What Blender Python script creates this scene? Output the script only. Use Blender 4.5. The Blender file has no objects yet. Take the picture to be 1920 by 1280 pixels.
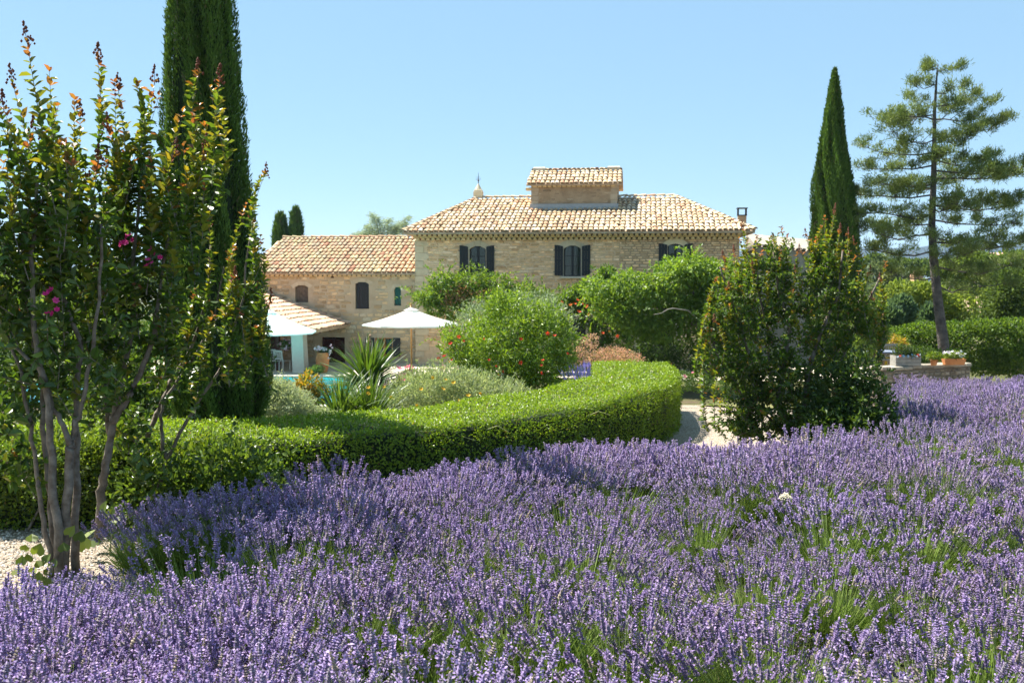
import bpy, math, random
import numpy as np
from mathutils import Vector, Matrix

# ------------------------------------------------------------------ scene, camera, light
rng = np.random.default_rng(11)
random.seed(11)
S = bpy.context.scene
COL = S.collection
R = math.radians
FPX = 1867.0                                   # focal length in pixels of the 1920 px wide photograph (35 mm)
CAM_Z = 2.3
PITCH = math.atan(135 / FPX)

cam_d = bpy.data.cameras.new('camera')
cam = bpy.data.objects.new('camera', cam_d)
COL.objects.link(cam)
cam_d.sensor_width = 36.0
cam_d.lens = FPX / 1920 * 36
cam.location = (0, 0, CAM_Z)
cam.rotation_euler = (math.pi / 2 - PITCH, 0, 0)
cam_d.clip_start = 0.05
cam_d.clip_end = 9000
cam_d.dof.use_dof = True
cam_d.dof.focus_distance = 7.5
cam_d.dof.aperture_fstop = 5.6
S.camera = cam

SUN_EL, SUN_AZ = R(57), R(-57)                 # azimuth measured from +Y towards +X
sun_dir = Vector((math.sin(SUN_AZ) * math.cos(SUN_EL), math.cos(SUN_AZ) * math.cos(SUN_EL), math.sin(SUN_EL)))
W = bpy.data.worlds.new('World')
S.world = W
W.use_nodes = True
wn = W.node_tree.nodes
bg = wn['Background']
sky = wn.new('ShaderNodeTexSky')
sky.sky_type = 'NISHITA'
sky.sun_disc = False
sky.sun_elevation = SUN_EL
sky.sun_rotation = SUN_AZ
sky.altitude = 1500
sky.air_density = 1.0
sky.dust_density = 0.0
sky.ozone_density = 1.3
air = wn.new('ShaderNodeMix'); air.data_type = 'RGBA'          # evens the gradient out over the whole dome, as on a slightly hazy summer day
air.inputs[0].default_value = 0.65
air.inputs[7].default_value = (2.55, 4.4, 6.0, 1)
W.node_tree.links.new(sky.outputs[0], air.inputs[6])
W.node_tree.links.new(air.outputs[2], bg.inputs[0])
bg.inputs[1].default_value = 0.05
sl = bpy.data.lights.new('sun', 'SUN')
sl.energy = 4.3
sl.angle = R(0.53)
sl.color = (1.0, 0.95, 0.87)
so = bpy.data.objects.new('sun', sl)
COL.objects.link(so)
so.rotation_euler = sun_dir.to_track_quat('Z', 'Y').to_euler()
so.location = (-40, 30, 60)
S.view_settings.view_transform = 'Standard'
S.view_settings.look = 'None'
S.view_settings.gamma = 1
S.view_settings.use_curve_mapping = False
S.view_settings.exposure = 1.75
S.render.engine = 'CYCLES'
S.cycles.use_denoising = True
S.cycles.max_bounces = 8
S.cycles.diffuse_bounces = 4
S.cycles.transmission_bounces = 6
S.cycles.transparent_max_bounces = 8
S.cycles.volume_bounces = 1
S.cycles.caustics_reflective = False
S.cycles.caustics_refractive = False

# ------------------------------------------------------------------ helpers: pixels of the photograph to places
cP, sP = math.cos(PITCH), math.sin(PITCH)

def ray(px, py):
    a, b = (px - 960) / FPX, (640 - py) / FPX
    return np.array([a, cP + b * sP, -sP + b * cP])

def P(px, py, d):
    r = ray(px, py)
    t = d / r[1]
    return np.array([r[0] * t, d, CAM_Z + r[2] * t])

def sstep(a, b, x):
    t = np.clip((np.asarray(x, float) - a) / (b - a), 0, 1)
    return t * t * (3 - 2 * t)

def gz(x, y):
    x = np.asarray(x, float); y = np.asarray(y, float)
    near = -0.025 * np.clip(y - 7, 0, 12)
    steep = 1 - sstep(2.0, 6.0, x)
    k = 0.152 - 0.0057 * steep; run = 13
    soft = np.where(y < 17, 0, np.where(y < 21, (y - 17) ** 2 / 8, y - 19))
    z = near - k * np.minimum(soft, run)
    far = np.clip(y - 70, 0, None)
    z = z - 0.09 * np.minimum(far, 160)
    side = np.clip(np.abs(x) - 45, 0, None)
    return z - 0.05 * np.minimum(side, 200)

def at(px, d, dz=0.0):
    """point standing on the ground at depth d, seen in pixel column px"""
    x = (px - 960) / FPX * d
    for _ in range(6):
        z = float(gz(x, d))
        x = (px - 960) / FPX * (d * cP - (z - CAM_Z) * sP)
    return np.array([x, d, float(gz(x, d)) + dz])

def mpp(d):
    return d / FPX

# ------------------------------------------------------------------ helpers: meshes and objects
def mk(name, V, Fs, mat=None, parent=None, col=None, smooth=False, mats=None, midx=None):
    V = np.ascontiguousarray(V, dtype=np.float32).reshape(-1, 3)
    if isinstance(Fs, np.ndarray):
        Fs = [Fs]
    me = bpy.data.meshes.new(name)
    loops, starts, n = [], [], 0
    if Fs and isinstance(Fs[0], np.ndarray):
        for F in Fs:
            if len(F) == 0: continue
            k = F.shape[1]
            loops.append(F.reshape(-1)); starts.append(n + np.arange(len(F)) * k); n += F.size
        loops = np.concatenate(loops); starts = np.concatenate(starts)
    else:
        lens = np.array([len(f) for f in Fs]); loops = np.concatenate([np.asarray(f) for f in Fs])
        starts = np.concatenate([[0], np.cumsum(lens)[:-1]]); n = len(loops)
    me.vertices.add(len(V)); me.vertices.foreach_set('co', V.reshape(-1))
    me.loops.add(len(loops)); me.loops.foreach_set('vertex_index', loops.astype(np.int32))
    me.polygons.add(len(starts)); me.polygons.foreach_set('loop_start', starts.astype(np.int32))
    if smooth:
        me.polygons.foreach_set('use_smooth', np.ones(len(starts), dtype=bool))
    else:
        me.polygons.foreach_set('use_smooth', np.zeros(len(starts), dtype=bool))
    if mats:
        for m in mats: me.materials.append(m)
        me.polygons.foreach_set('material_index', np.asarray(midx, dtype=np.int32))
    elif mat is not None:
        me.materials.append(mat)
    if col is not None:
        c = np.ones((len(V), 4), np.float32); c[:, :3] = np.asarray(col, np.float32).reshape(-1, 3)
        a = me.attributes.new('col', 'FLOAT_COLOR', 'POINT'); a.data.foreach_set('color', c.reshape(-1))
    me.update(calc_edges=True)
    o = bpy.data.objects.new(name, me)
    COL.objects.link(o)
    if parent is not None: o.parent = parent
    return o

def tag(o, label=None, cat=None, group=None, kind=None):
    if label: o['label'] = label
    if cat: o['category'] = cat
    if group: o['group'] = group
    if kind: o['kind'] = kind
    return o

def thing(name, label, cat, loc=(0, 0, 0), rz=0.0, group=None):
    o = bpy.data.objects.new(name, None)
    o.empty_display_size = 0.2
    COL.objects.link(o)
    o.location = [float(v) for v in loc]; o.rotation_euler = (0, 0, rz)
    return tag(o, label, cat, group)

def copy_tree(o, parent=None):
    c = o.copy(); COL.objects.link(c)
    if parent is not None: c.parent = parent
    for ch in [k for k in bpy.data.objects if k.parent == o]:
        copy_tree(ch, c)
    return c

class MB:
    """collects shapes and links them as one mesh object"""
    def __init__(s): s.V, s.F = [], []
    def add(s, V, F):
        b = len(s.V); s.V += [tuple(map(float, v)) for v in V]; s.F += [tuple(i + b for i in f) for f in F]; return s
    def box(s, c, size, rz=0.0, rx=0.0, ry=0.0, bev=0.0):
        x, y, z = [v / 2 for v in size]
        M = Matrix.Rotation(rz, 3, 'Z') @ Matrix.Rotation(ry, 3, 'Y') @ Matrix.Rotation(rx, 3, 'X')
        if bev <= 0:
            pts = [(-x, -y, -z), (x, -y, -z), (x, y, -z), (-x, y, -z), (-x, -y, z), (x, -y, z), (x, y, z), (-x, y, z)]
            F = [(0, 3, 2, 1), (4, 5, 6, 7), (0, 1, 5, 4), (1, 2, 6, 5), (2, 3, 7, 6), (3, 0, 4, 7)]
        else:
            b = bev; pts = []
            for zz, k in ((-z, b), (-z + b, 0), (z - b, 0), (z, b)):
                pts += [(-x + k, -y + k, zz), (x - k, -y + k, zz), (x - k, y - k, zz), (-x + k, y - k, zz)]
            F = [(0, 3, 2, 1), (12, 13, 14, 15)]
            for r in range(3):
                for i in range(4):
                    j = (i + 1) % 4
                    F.append((r * 4 + i, r * 4 + j, r * 4 + 4 + j, r * 4 + 4 + i))
        return s.add([M @ Vector(p) + Vector(c) for p in pts], F)
    def tube(s, pts, rad, n=6, cap=True, wob=0.0):
        pts = [Vector(p) for p in pts]
        if not hasattr(rad, '__len__'): rad = [rad] * len(pts)
        V, F = [], []
        ref = Vector((0.31, 0.17, 0.93))
        for i, p in enumerate(pts):
            t = (pts[min(i + 1, len(pts) - 1)] - pts[max(i - 1, 0)])
            if t.length < 1e-9: t = Vector((0, 0, 1))
            t.normalize()
            a = t.cross(ref)
            if a.length < 0.15: a = t.cross(Vector((1, 0.2, 0)))
            a.normalize(); b = t.cross(a)
            for k in range(n):
                an = 2 * math.pi * k / n
                r = rad[i] * (1 + (random.uniform(-wob, wob) if wob else 0))
                V.append(p + (a * math.cos(an) + b * math.sin(an)) * r)
        for i in range(len(pts) - 1):
            for k in range(n):
                j = (k + 1) % n
                F.append((i * n + k, i * n + j, (i + 1) * n + j, (i + 1) * n + k))
        if cap:
            F.append(tuple(range(n - 1, -1, -1))); F.append(tuple((len(pts) - 1) * n + k for k in range(n)))
        return s.add(V, F)
    def lathe(s, prof, n=16, c=(0, 0, 0), cap=True):
        V = [(c[0] + r * math.cos(2 * math.pi * k / n), c[1] + r * math.sin(2 * math.pi * k / n), c[2] + z) for r, z in prof for k in range(n)]
        F = [(i * n + k, i * n + (k + 1) % n, (i + 1) * n + (k + 1) % n, (i + 1) * n + k) for i in range(len(prof) - 1) for k in range(n)]
        if cap:
            F.append(tuple(range(n - 1, -1, -1))); F.append(tuple((len(prof) - 1) * n + k for k in range(n)))
        return s.add(V, F)
    def prism(s, poly, a, b, axis='y'):
        """extrude polygon of (x,z) between y=a and y=b"""
        n = len(poly)
        V = [(p[0], a, p[1]) for p in poly] + [(p[0], b, p[1]) for p in poly]
        F = [tuple(range(n)), tuple(range(2 * n - 1, n - 1, -1))] + [(i, i + n, (i + 1) % n + n, (i + 1) % n) for i in range(n)]
        return s.add(V, F)
    def build(s, name, mat, parent=None, smooth=False, loc=None):
        o = mk(name, s.V, s.F, mat, parent, smooth=smooth)
        if loc is not None: o.location = [float(v) for v in loc]
        return o

# ------------------------------------------------------------------ materials
def new_mat(name):
    m = bpy.data.materials.new(name); m.use_nodes = True
    nt = m.node_tree
    return m, nt.nodes, nt.links, nt.nodes['Principled BSDF']

def noise(N, L, scale, detail=4, rough=0.6, coord='Object', dist=0.0, vec=None):
    n = N.new('ShaderNodeTexNoise'); n.inputs['Scale'].default_value = scale
    n.inputs['Detail'].default_value = detail; n.inputs['Roughness'].default_value = rough; n.inputs['Distortion'].default_value = dist
    if vec is None:
        tc = N.new('ShaderNodeTexCoord'); vec = tc.outputs[coord]
    L.new(vec, n.inputs['Vector'])
    return n

def ramp(N, L, fac, stops):
    r = N.new('ShaderNodeValToRGB')
    e = r.color_ramp.elements
    while len(e) < len(stops): e.new(0.5)
    for el, (p, c) in zip(e, stops):
        el.position = p; el.color = (*c, 1) if len(c) == 3 else c
    L.new(fac, r.inputs[0]); return r

def mixc(N, L, fac, a, b, mode='MIX'):
    m = N.new('ShaderNodeMix'); m.data_type = 'RGBA'; m.blend_type = mode
    for sock, v in ((m.inputs[0], fac), (m.inputs[6], a), (m.inputs[7], b)):
        if isinstance(v, (int, float)): sock.default_value = v
        elif isinstance(v, tuple): sock.default_value = (*v, 1)
        else: L.new(v, sock)
    return m.outputs[2]

def bump(N, L, h, strength, dist, bs):
    b = N.new('ShaderNodeBump'); b.inputs['Strength'].default_value = strength; b.inputs['Distance'].default_value = dist
    L.new(h, b.inputs['Height']); L.new(b.outputs[0], bs.inputs['Normal']); return b

def mat_noise(name, c1, c2, scale, rough=0.8, bstr=0.4, bdist=0.02, bscale=None, spec=0.3, metal=0.0, coord='Object'):
    m, N, L, bs = new_mat(name)
    n = noise(N, L, scale, 5, coord=coord)
    r = ramp(N, L, n.outputs[0], [(0.3, c1), (0.7, c2)])
    L.new(r.outputs[0], bs.inputs['Base Color'])
    bs.inputs['Roughness'].default_value = rough; bs.inputs['Specular IOR Level'].default_value = spec; bs.inputs['Metallic'].default_value = metal
    if bstr:
        n2 = noise(N, L, bscale or scale * 4, 4, coord=coord); bump(N, L, n2.outputs[0], bstr, bdist, bs)
    return m

def mat_attr(name, rough=0.8, spec=0.3, nscale=6.0, namt=0.35, bstr=0.4, bscale=25, bdist=0.01):
    """colour from the mesh's own col attribute, broken up by noise"""
    m, N, L, bs = new_mat(name)
    a = N.new('ShaderNodeAttribute'); a.attribute_name = 'col'
    n = noise(N, L, nscale, 5)
    r = ramp(N, L, n.outputs[0], [(0.25, (1 - namt,) * 3), (0.75, (1 + namt,) * 3)])
    c = mixc(N, L, 1.0, a.outputs['Color'], r.outputs[0], 'MULTIPLY')
    L.new(c, bs.inputs['Base Color'])
    bs.inputs['Roughness'].default_value = rough; bs.inputs['Specular IOR Level'].default_value = spec
    if bstr:
        n2 = noise(N, L, bscale, 4); bump(N, L, n2.outputs[0], bstr, bdist, bs)
    return m

def mat_leaf(name, trans=0.35, rough=0.45, spec=0.4, tint=(1.25, 1.2, 0.55)):
    m, N, L, bs = new_mat(name)
    a = N.new('ShaderNodeAttribute'); a.attribute_name = 'col'
    L.new(a.outputs['Color'], bs.inputs['Base Color'])
    bs.inputs['Roughness'].default_value = rough; bs.inputs['Specular IOR Level'].default_value = spec
    t = N.new('ShaderNodeBsdfTranslucent')
    c = mixc(N, L, 1.0, a.outputs['Color'], tint, 'MULTIPLY'); L.new(c, t.inputs[0])
    mx = N.new('ShaderNodeMixShader'); mx.inputs[0].default_value = trans
    L.new(bs.outputs[0], mx.inputs[1]); L.new(t.outputs[0], mx.inputs[2])
    L.new(mx.outputs[0], N['Material Output'].inputs[0])
    return m

def mat_plain(name, c, rough=0.6, spec=0.4, metal=0.0, var=0.12, scale=8.0, bstr=0.0):
    return mat_noise(name, tuple(v * (1 - var) for v in c), tuple(v * (1 + var) for v in c), scale, rough, bstr, 0.01, None, spec, metal)

M = {}
M['leaf'] = mat_leaf('leaf', 0.46, 0.5, 0.4, (1.5, 1.4, .5))
M['leaf_gloss'] = mat_leaf('glossy_leaf', 0.36, 0.38, 0.5, (1.5, 1.4, .5))
M['leaf_matte'] = mat_leaf('matte_leaf', 0.40, 0.65, 0.2, (1.3, 1.3, .7))
M['hedge_leaf'] = mat_leaf('hedge_leaf', 0.40, 0.42, 0.45, (1.45, 1.45, .45))
M['needle'] = mat_leaf('needle', 0.25, 0.55, 0.25, (1.3, 1.3, .8))
M['petal'] = mat_leaf('petal', 0.30, 0.6, 0.2, (1.1, 1.0, 1.1))
M['lavender'] = mat_leaf('lavender', 0.22, 0.7, 0.15, (1.05, 1.0, 1.1))
M['bark'] = mat_noise('bark', (0.09, 0.065, 0.045), (0.27, 0.23, 0.19), 14, 0.85, 0.8, 0.012, 60)
M['pine_bark'] = mat_noise('pine_bark', (0.045, 0.04, 0.038), (0.16, 0.14, 0.125), 5, 0.9, 0.9, 0.05, 14)
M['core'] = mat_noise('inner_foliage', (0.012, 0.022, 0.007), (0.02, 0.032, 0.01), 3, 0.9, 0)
M['stone'] = mat_attr('wall_stone', 0.9, 0.2, 7, 0.28, 0.6, 22, 0.02)
M['mortar'] = mat_noise('mortar', (0.42, 0.33, 0.22), (0.56, 0.46, 0.32), 1.6, 0.95, 0.5, 0.02, 12, 0.15)
M['dark_mortar'] = mat_noise('open_joint', (0.16, 0.13, 0.095), (0.24, 0.20, 0.15), 2.0, 0.95, 0.5, 0.02, 12, 0.15)
M['tile'] = mat_attr('clay_tile', 0.85, 0.2, 9, 0.25, 0.4, 30, 0.008)
M['deck'] = mat_noise('tile_bed', (0.36, 0.25, 0.16), (0.52, 0.40, 0.27), 6, 0.95, 0.3)
M['charcoal'] = mat_plain('charcoal_paint', (0.018, 0.019, 0.021), 0.5, 0.35)
M['plaster'] = mat_plain('cream_plaster', (0.62, 0.54, 0.38), 0.9, 0.2, 0, 0.08, 3, 0.2)
M['dressed'] = mat_attr('dressed_stone', 0.9, 0.2, 5, 0.15, 0.3, 30, 0.01)
M['white_cloth'] = mat_leaf('canvas', 0.5, 0.9, 0.1, (1, 1, 1))
M['wood'] = mat_noise('varnished_wood', (0.36, 0.17, 0.05), (0.50, 0.26, 0.09), 12, 0.5, 0.2)
M['grey_wood'] = mat_noise('weathered_wood', (0.34, 0.28, 0.22), (0.50, 0.43, 0.35), 14, 0.8, 0.3)
M['terracotta'] = mat_noise('terracotta', (0.46, 0.17, 0.06), (0.60, 0.26, 0.10), 4, 0.8, 0.2)
M['metal'] = mat_plain('dark_metal', (0.03, 0.03, 0.032), 0.45, 0.5, 0.6)
M['zinc'] = mat_plain('zinc_flashing', (0.36, 0.36, 0.36), 0.5, 0.5, 0.4)

# ------------------------------------------------------------------ foliage tools
def unit(a):
    return a / np.maximum(np.linalg.norm(a, axis=-1, keepdims=True), 1e-9)

def rand_dirs(n, up=0.0, r=None):
    r = r or rng
    v = r.normal(size=(n, 3)); v = unit(v); v[:, 2] += up
    return unit(v)

def pal(n, cols, jit=0.18, r=None):
    r = r or rng
    c = np.array(cols, float)[r.integers(0, len(cols), n)]
    k = r.random((n, 1)); c2 = np.array(cols, float)[r.integers(0, len(cols), n)]
    c = c * k + c2 * (1 - k)
    return c * (1 + r.uniform(-jit, jit, (n, 1)))

def leaf_geo(pos, d, nrm, Ln, Wd, six=False, fold=0.25):
    n = len(pos)
    d = unit(d); side = unit(np.cross(d, nrm)); nn = np.cross(side, d)
    Ln = np.broadcast_to(np.asarray(Ln, float).reshape(-1, 1), (n, 1)); Wd = np.broadcast_to(np.asarray(Wd, float).reshape(-1, 1), (n, 1))
    if six:
        b = pos; t = pos + d * Ln - nn * Ln * 0.12
        l1 = pos + d * Ln * .3 + side * Wd * .5 + nn * Wd * fold; l2 = pos + d * Ln * .68 + side * Wd * .42 + nn * Wd * fold * .8
        r1 = pos + d * Ln * .3 - side * Wd * .5 + nn * Wd * fold; r2 = pos + d * Ln * .68 - side * Wd * .42 + nn * Wd * fold * .8
        V = np.stack([b, r1, r2, t, l2, l1], 1).reshape(-1, 3)
        o = (np.arange(n) * 6)[:, None]
        F = np.concatenate([o + np.array([0, 1, 2, 3]), o + np.array([0, 3, 4, 5])])
        return V, F, 6
    V = np.stack([pos, pos + d * Ln * .45 - side * Wd * .5 + nn * Wd * fold, pos + d * Ln, pos + d * Ln * .45 + side * Wd * .5 + nn * Wd * fold], 1).reshape(-1, 3)
    F = (np.arange(n) * 4)[:, None] + np.array([0, 1, 2, 3])
    return V, F, 4

def leaves(name, pos, d, nrm, Ln, Wd, col, mat, parent=None, six=False, fold=0.25, kind=None):
    V, F, k = leaf_geo(pos, d, nrm, Ln, Wd, six, fold)
    col = col * 1.3
    o = mk(name, V, F, mat, parent, col=np.repeat(col, k, 0))
    if kind: o['kind'] = kind
    return o

def in_blobs(blobs, n, shell=0.55, r=None):
    """points in a set of ellipsoids (cx,cy,cz,rx,ry,rz), biased to the outer shell; returns points and outward normals"""
    r = r or rng
    B = np.array(blobs, float)
    w = (B[:, 3] * B[:, 4] * B[:, 5]) ** (2 / 3.); w /= w.sum()
    i = r.choice(len(B), n, p=w)
    u = unit(r.normal(size=(n, 3)))
    rad = shell + (1 - shell) * r.random((n, 1)) ** 0.7
    rad *= 1 + r.normal(0, 0.05, (n, 1))
    return B[i, :3] + u * rad * B[i, 3:], unit(u / B[i, 3:])

def lump_blobs(c, rx, ry, rz, n, size=(0.3, 0.5), r=None, low=-0.5):
    """a crown of n clumps sitting on an ellipsoid, uneven outline"""
    r = r or rng
    out = [(c[0], c[1], c[2], rx * .7, ry * .7, rz * .7)]
    for _ in range(n):
        u = unit(r.normal(size=3)); 
        if u[2] < low: u[2] = -u[2] * .5
        k = r.uniform(.55, .95); s = r.uniform(*size)
        out.append((c[0] + u[0] * rx * k, c[1] + u[1] * ry * k, c[2] + u[2] * rz * k, rx * s, ry * s, rz * s * .85))
    return out

def add_lumps(blobs, n, lo=.16, hi=.34):
    """small leafy clumps on the outside of a crown"""
    c, _ = in_blobs(blobs, n, .88)
    m = float(np.mean(np.array(blobs)[:, 3:]))
    return list(blobs) + [(*q, m * s, m * s, m * s * .8) for q, s in zip(c, rng.uniform(lo, hi, n) * 1.6)]

def bush(name, label, cat, base, blobs, n, ln, wd, cols, mat='leaf', up=0.3, out=0.8, shell=0.5, six=False, part='foliage', group=None, core=0.62, jit=0.25, stems=5, droop=0.0, sprays=0, spl=5.0):
    """a shrub or crown: leaves in clumps, some stems inside; blobs are in metres around the base"""
    t = thing(name, label, cat, base, 0, group)
    p, nr = in_blobs(blobs, n, shell)
    d = unit(nr * out + rand_dirs(n, up) * 0.9 - np.array([0, 0, droop]))
    nn = unit(nr * .5 + rand_dirs(n, 0.5))
    if sprays:                                    # arching shoots that break the outline
        sp, sn = in_blobs(blobs, sprays, .85); K = 9
        v = unit(sn * .8 + np.array([0, 0, .55 - droop * 1.6]) + rng.normal(0, .35, (sprays, 3))); H = ln * spl * rng.uniform(.5, 1.3, (sprays, 1))
        f = (np.arange(K) + .5) / K
        q = sp[:, None] + v[:, None] * (H[:, None] * f[None, :, None]) - np.array([0, 0, .35]) * (H[:, None] * (f ** 2)[None, :, None])
        q = q.reshape(-1, 3); dv = unit(np.repeat(v, K, 0) * .6 + rng.normal(0, .6, (len(q), 3)))
        p = np.concatenate([p, q]); d = np.concatenate([d, dv]); nn = np.concatenate([nn, rand_dirs(len(q), .8)]); n = len(p)
    keep = p[:, 2] > 0.02
    L = ln * rng.uniform(.7, 1.25, n); Wd = wd * rng.uniform(.75, 1.2, n)
    c = pal(n, cols, jit)
    leaves(part, p[keep], d[keep], nn[keep], L[keep], Wd[keep], c[keep], M[mat], t, six)
    B = np.array(blobs)
    if stems:
        mb = MB()
        zmid = float(np.average(B[:, 2]))
        for k in range(stems):
            b = B[random.randrange(len(B))]
            a = random.uniform(0, 6.28); r0 = random.uniform(.02, .12)
            e = Vector(b[:3])
            s = Vector((r0 * math.cos(a), r0 * math.sin(a), -0.05))
            m = s.lerp(e, .5) + Vector((random.uniform(-.1, .1), random.uniform(-.1, .1), .1)) * (e.length)
            rr = max(.012, .018 * e.length)
            mb.tube([s, s.lerp(m, .6), m, e], [rr, rr * .85, rr * .7, rr * .25], 5)
        mb.build('stem', M['bark'], t, True)
    return t

def flowers(parent, pts, size, cols, name='flower', petals=5, n_ind=400, mat='petal', up=None):
    """small open flowers, each an object"""
    out = []
    protos = []
    for c in cols:
        V, F, C = [], [], []
        for k in range(petals):
            a = 6.283 * k / petals
            d = np.array([math.cos(a), math.sin(a), .55]); s = np.array([-math.sin(a), math.cos(a), 0])
            b = len(V)
            V += [np.zeros(3), d * .55 - s * .33, d * .95 + np.array([0, 0, .1]), d * .55 + s * .33]; F.append((b, b + 1, b + 2, b + 3))
            C += [np.array(c) * (1 + .2 * random.uniform(-1, 1))] * 4
        b = len(V); V += [np.array([.16, 0, .3]), np.array([-.08, .14, .3]), np.array([-.08, -.14, .3]), np.array([0, 0, .5])]
        F += [(b, b + 1, b + 3), (b + 1, b + 2, b + 3), (b + 2, b, b + 3)]; C += [np.array(c) * .8] * 4
        o = mk(name, np.array(V), [tuple(f) for f in F], M[mat], parent, col=np.array(C))
        protos.append(o)
    for i, p in enumerate(pts):
        o = protos[i] if i < len(protos) else protos[random.randrange(len(protos))].copy()
        if i >= len(protos): COL.objects.link(o); o.parent = parent
        o.location = [float(v) for v in p]
        o.rotation_euler = (random.uniform(.2, 1.5), random.uniform(-.5, .5), random.uniform(-.8, .8))
        s = size * random.uniform(.75, 1.25); o.scale = (s, s, s)
        out.append(o)
    for o in protos[len(pts):]: bpy.data.objects.remove(o)
    return out

# ------------------------------------------------------------------ individual pieces (tiles, stones): the first n_ind are objects, the rest one mesh
def pieces(pool, mats4, idx, n_ind, name, rest, parent, mat):
    protos = {}
    n_ind = min(n_ind, len(mats4))
    for i in range(n_ind):
        k = int(idx[i])
        if k not in protos:
            V, F, c = pool[k]
            o = mk(name, V, F, mat, parent, col=c)
            protos[k] = o.data
        else:
            o = bpy.data.objects.new(name, protos[k]); COL.objects.link(o); o.parent = parent
        o.matrix_local = Matrix(mats4[i].tolist())
    if len(mats4) > n_ind:
        VV, FF, CC, b = [], [], [], 0
        for i in range(n_ind, len(mats4)):
            V, F, c = pool[int(idx[i])]
            Mx = mats4[i]
            VV.append(V @ Mx[:3, :3].T + Mx[:3, 3]); FF += [tuple(j + b for j in f) for f in F]; CC.append(c); b += len(V)
        o = mk(rest, np.concatenate(VV), FF, mat, parent, col=np.concatenate(CC)); o['kind'] = 'stuff'

def frame4(o, x, y, z):
    m = np.eye(4); m[:3, 0] = x; m[:3, 1] = y; m[:3, 2] = z; m[:3, 3] = o
    return m

def tile_pool(cols, n=24, w=0.205, ln=0.43, seg=6):
    """curved clay tile: x across, y up the slope, z out of the roof"""
    pool = []
    for k in range(n):
        V, F = [], []
        tw = random.uniform(-.02, .02)
        for (y, r, lift) in ((0, w / 2, .035), (ln, w / 2 * .80, .0)):
            for q in (1.0, .86):
                for i in range(seg + 1):
                    a = math.pi * i / seg
                    V.append((r * q * math.cos(a) + tw * y, y, lift + r * q * .70 * math.sin(a)))
        s = seg + 1
        for i in range(seg):
            F.append((i, i + 1, 2 * s + i + 1, 2 * s + i))            # outside
            F.append((i, s + i, s + i + 1, i + 1))                      # front rim
        F.append((0, 2 * s, 3 * s, s)); F.append((seg, s + seg, 3 * s + seg, 2 * s + seg))
        F.append(tuple(s + i for i in range(seg, -1, -1)))             # mortar-filled mouth
        V = np.array(V)
        c = pal(1, cols, .16)[0]
        C = np.tile(c, (len(V), 1))
        C[:s] *= .93
        C[s:2 * s] = np.array([.24, .19, .13])
        pool.append((V, F, C))
    return pool

def stone_pool(cols, n=24, jag=0.14):
    """rough squared stone, unit size, x across, y depth (front at -y), z up"""
    pool = []
    for k in range(n):
        f = []
        for (x, z) in ((-.5, -.5), (0, -.52), (.5, -.5), (.52, 0), (.5, .5), (0, .52), (-.5, .5), (-.52, 0)):
            f.append((x + random.uniform(-jag, jag) * .55 - .07 * np.sign(x), z + random.uniform(-jag, jag) - .06 * np.sign(z)))
        V = [(x, .5, z) for x, z in f] + [(x * .99, -.3, z * .98) for x, z in f] + [(x * .88, -.5 + random.uniform(-.15, .1), z * .80) for x, z in f]
        F = []
        for r in (0, 8):
            for i in range(8):
                j = (i + 1) % 8
                F.append((r + i, r + j, r + 8 + j, r + 8 + i))
        F.append((16, 17, 18, 19, 20, 21, 22, 23))
        c = pal(1, cols, .28)[0]
        pool.append((np.array(V), F, np.tile(c, (24, 1))))
    return pool

def lay_stones(u0, u1, z0, z1, holes, hh=(.10, .19), ww=(.18, .55), gap=.018, v=0.0, keep=1.0):
    out = []
    z = z0
    while z < z1 - .05:
        h = min(random.uniform(*hh), z1 - z)
        u = u0 - random.uniform(0, .3)
        while u < u1:
            w = random.uniform(*ww) * (0.7 + 0.3 * h / hh[1])
            a, b = max(u, u0), min(u + w, u1)
            if b - a > .07:
                bad = any(a < q[1] and b > q[0] and z < q[3] and z + h > q[2] for q in holes)
                if not bad and random.random() < keep:
                    hj = h * random.uniform(.84, 1.0)
                    out.append(((a + b) / 2, (z + h / 2) + random.uniform(-.012, .012), b - a - gap, hj - gap))
            u += w
        z += h
    return out

def stones(parent, specs, pool, n_ind, mat, v=0.0, depth=.10, proud=.022, name='stone', rest='stonework'):
    specs = sorted(specs, key=lambda s: -s[2] * s[3])
    ms, idx = [], []
    for (u, z, w, h) in specs:
        an = random.uniform(-.03, .03); pr = proud * random.uniform(.2, 1.4)
        c, s_ = math.cos(an), math.sin(an)
        ms.append(frame4((u, v + depth / 2 - pr, z), (w * c, 0, w * s_), (0, depth, 0), (-h * s_, 0, h * c)))
        idx.append(random.randrange(len(pool)))
    pieces(pool, ms, idx, n_ind, name, rest, parent, mat)

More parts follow.
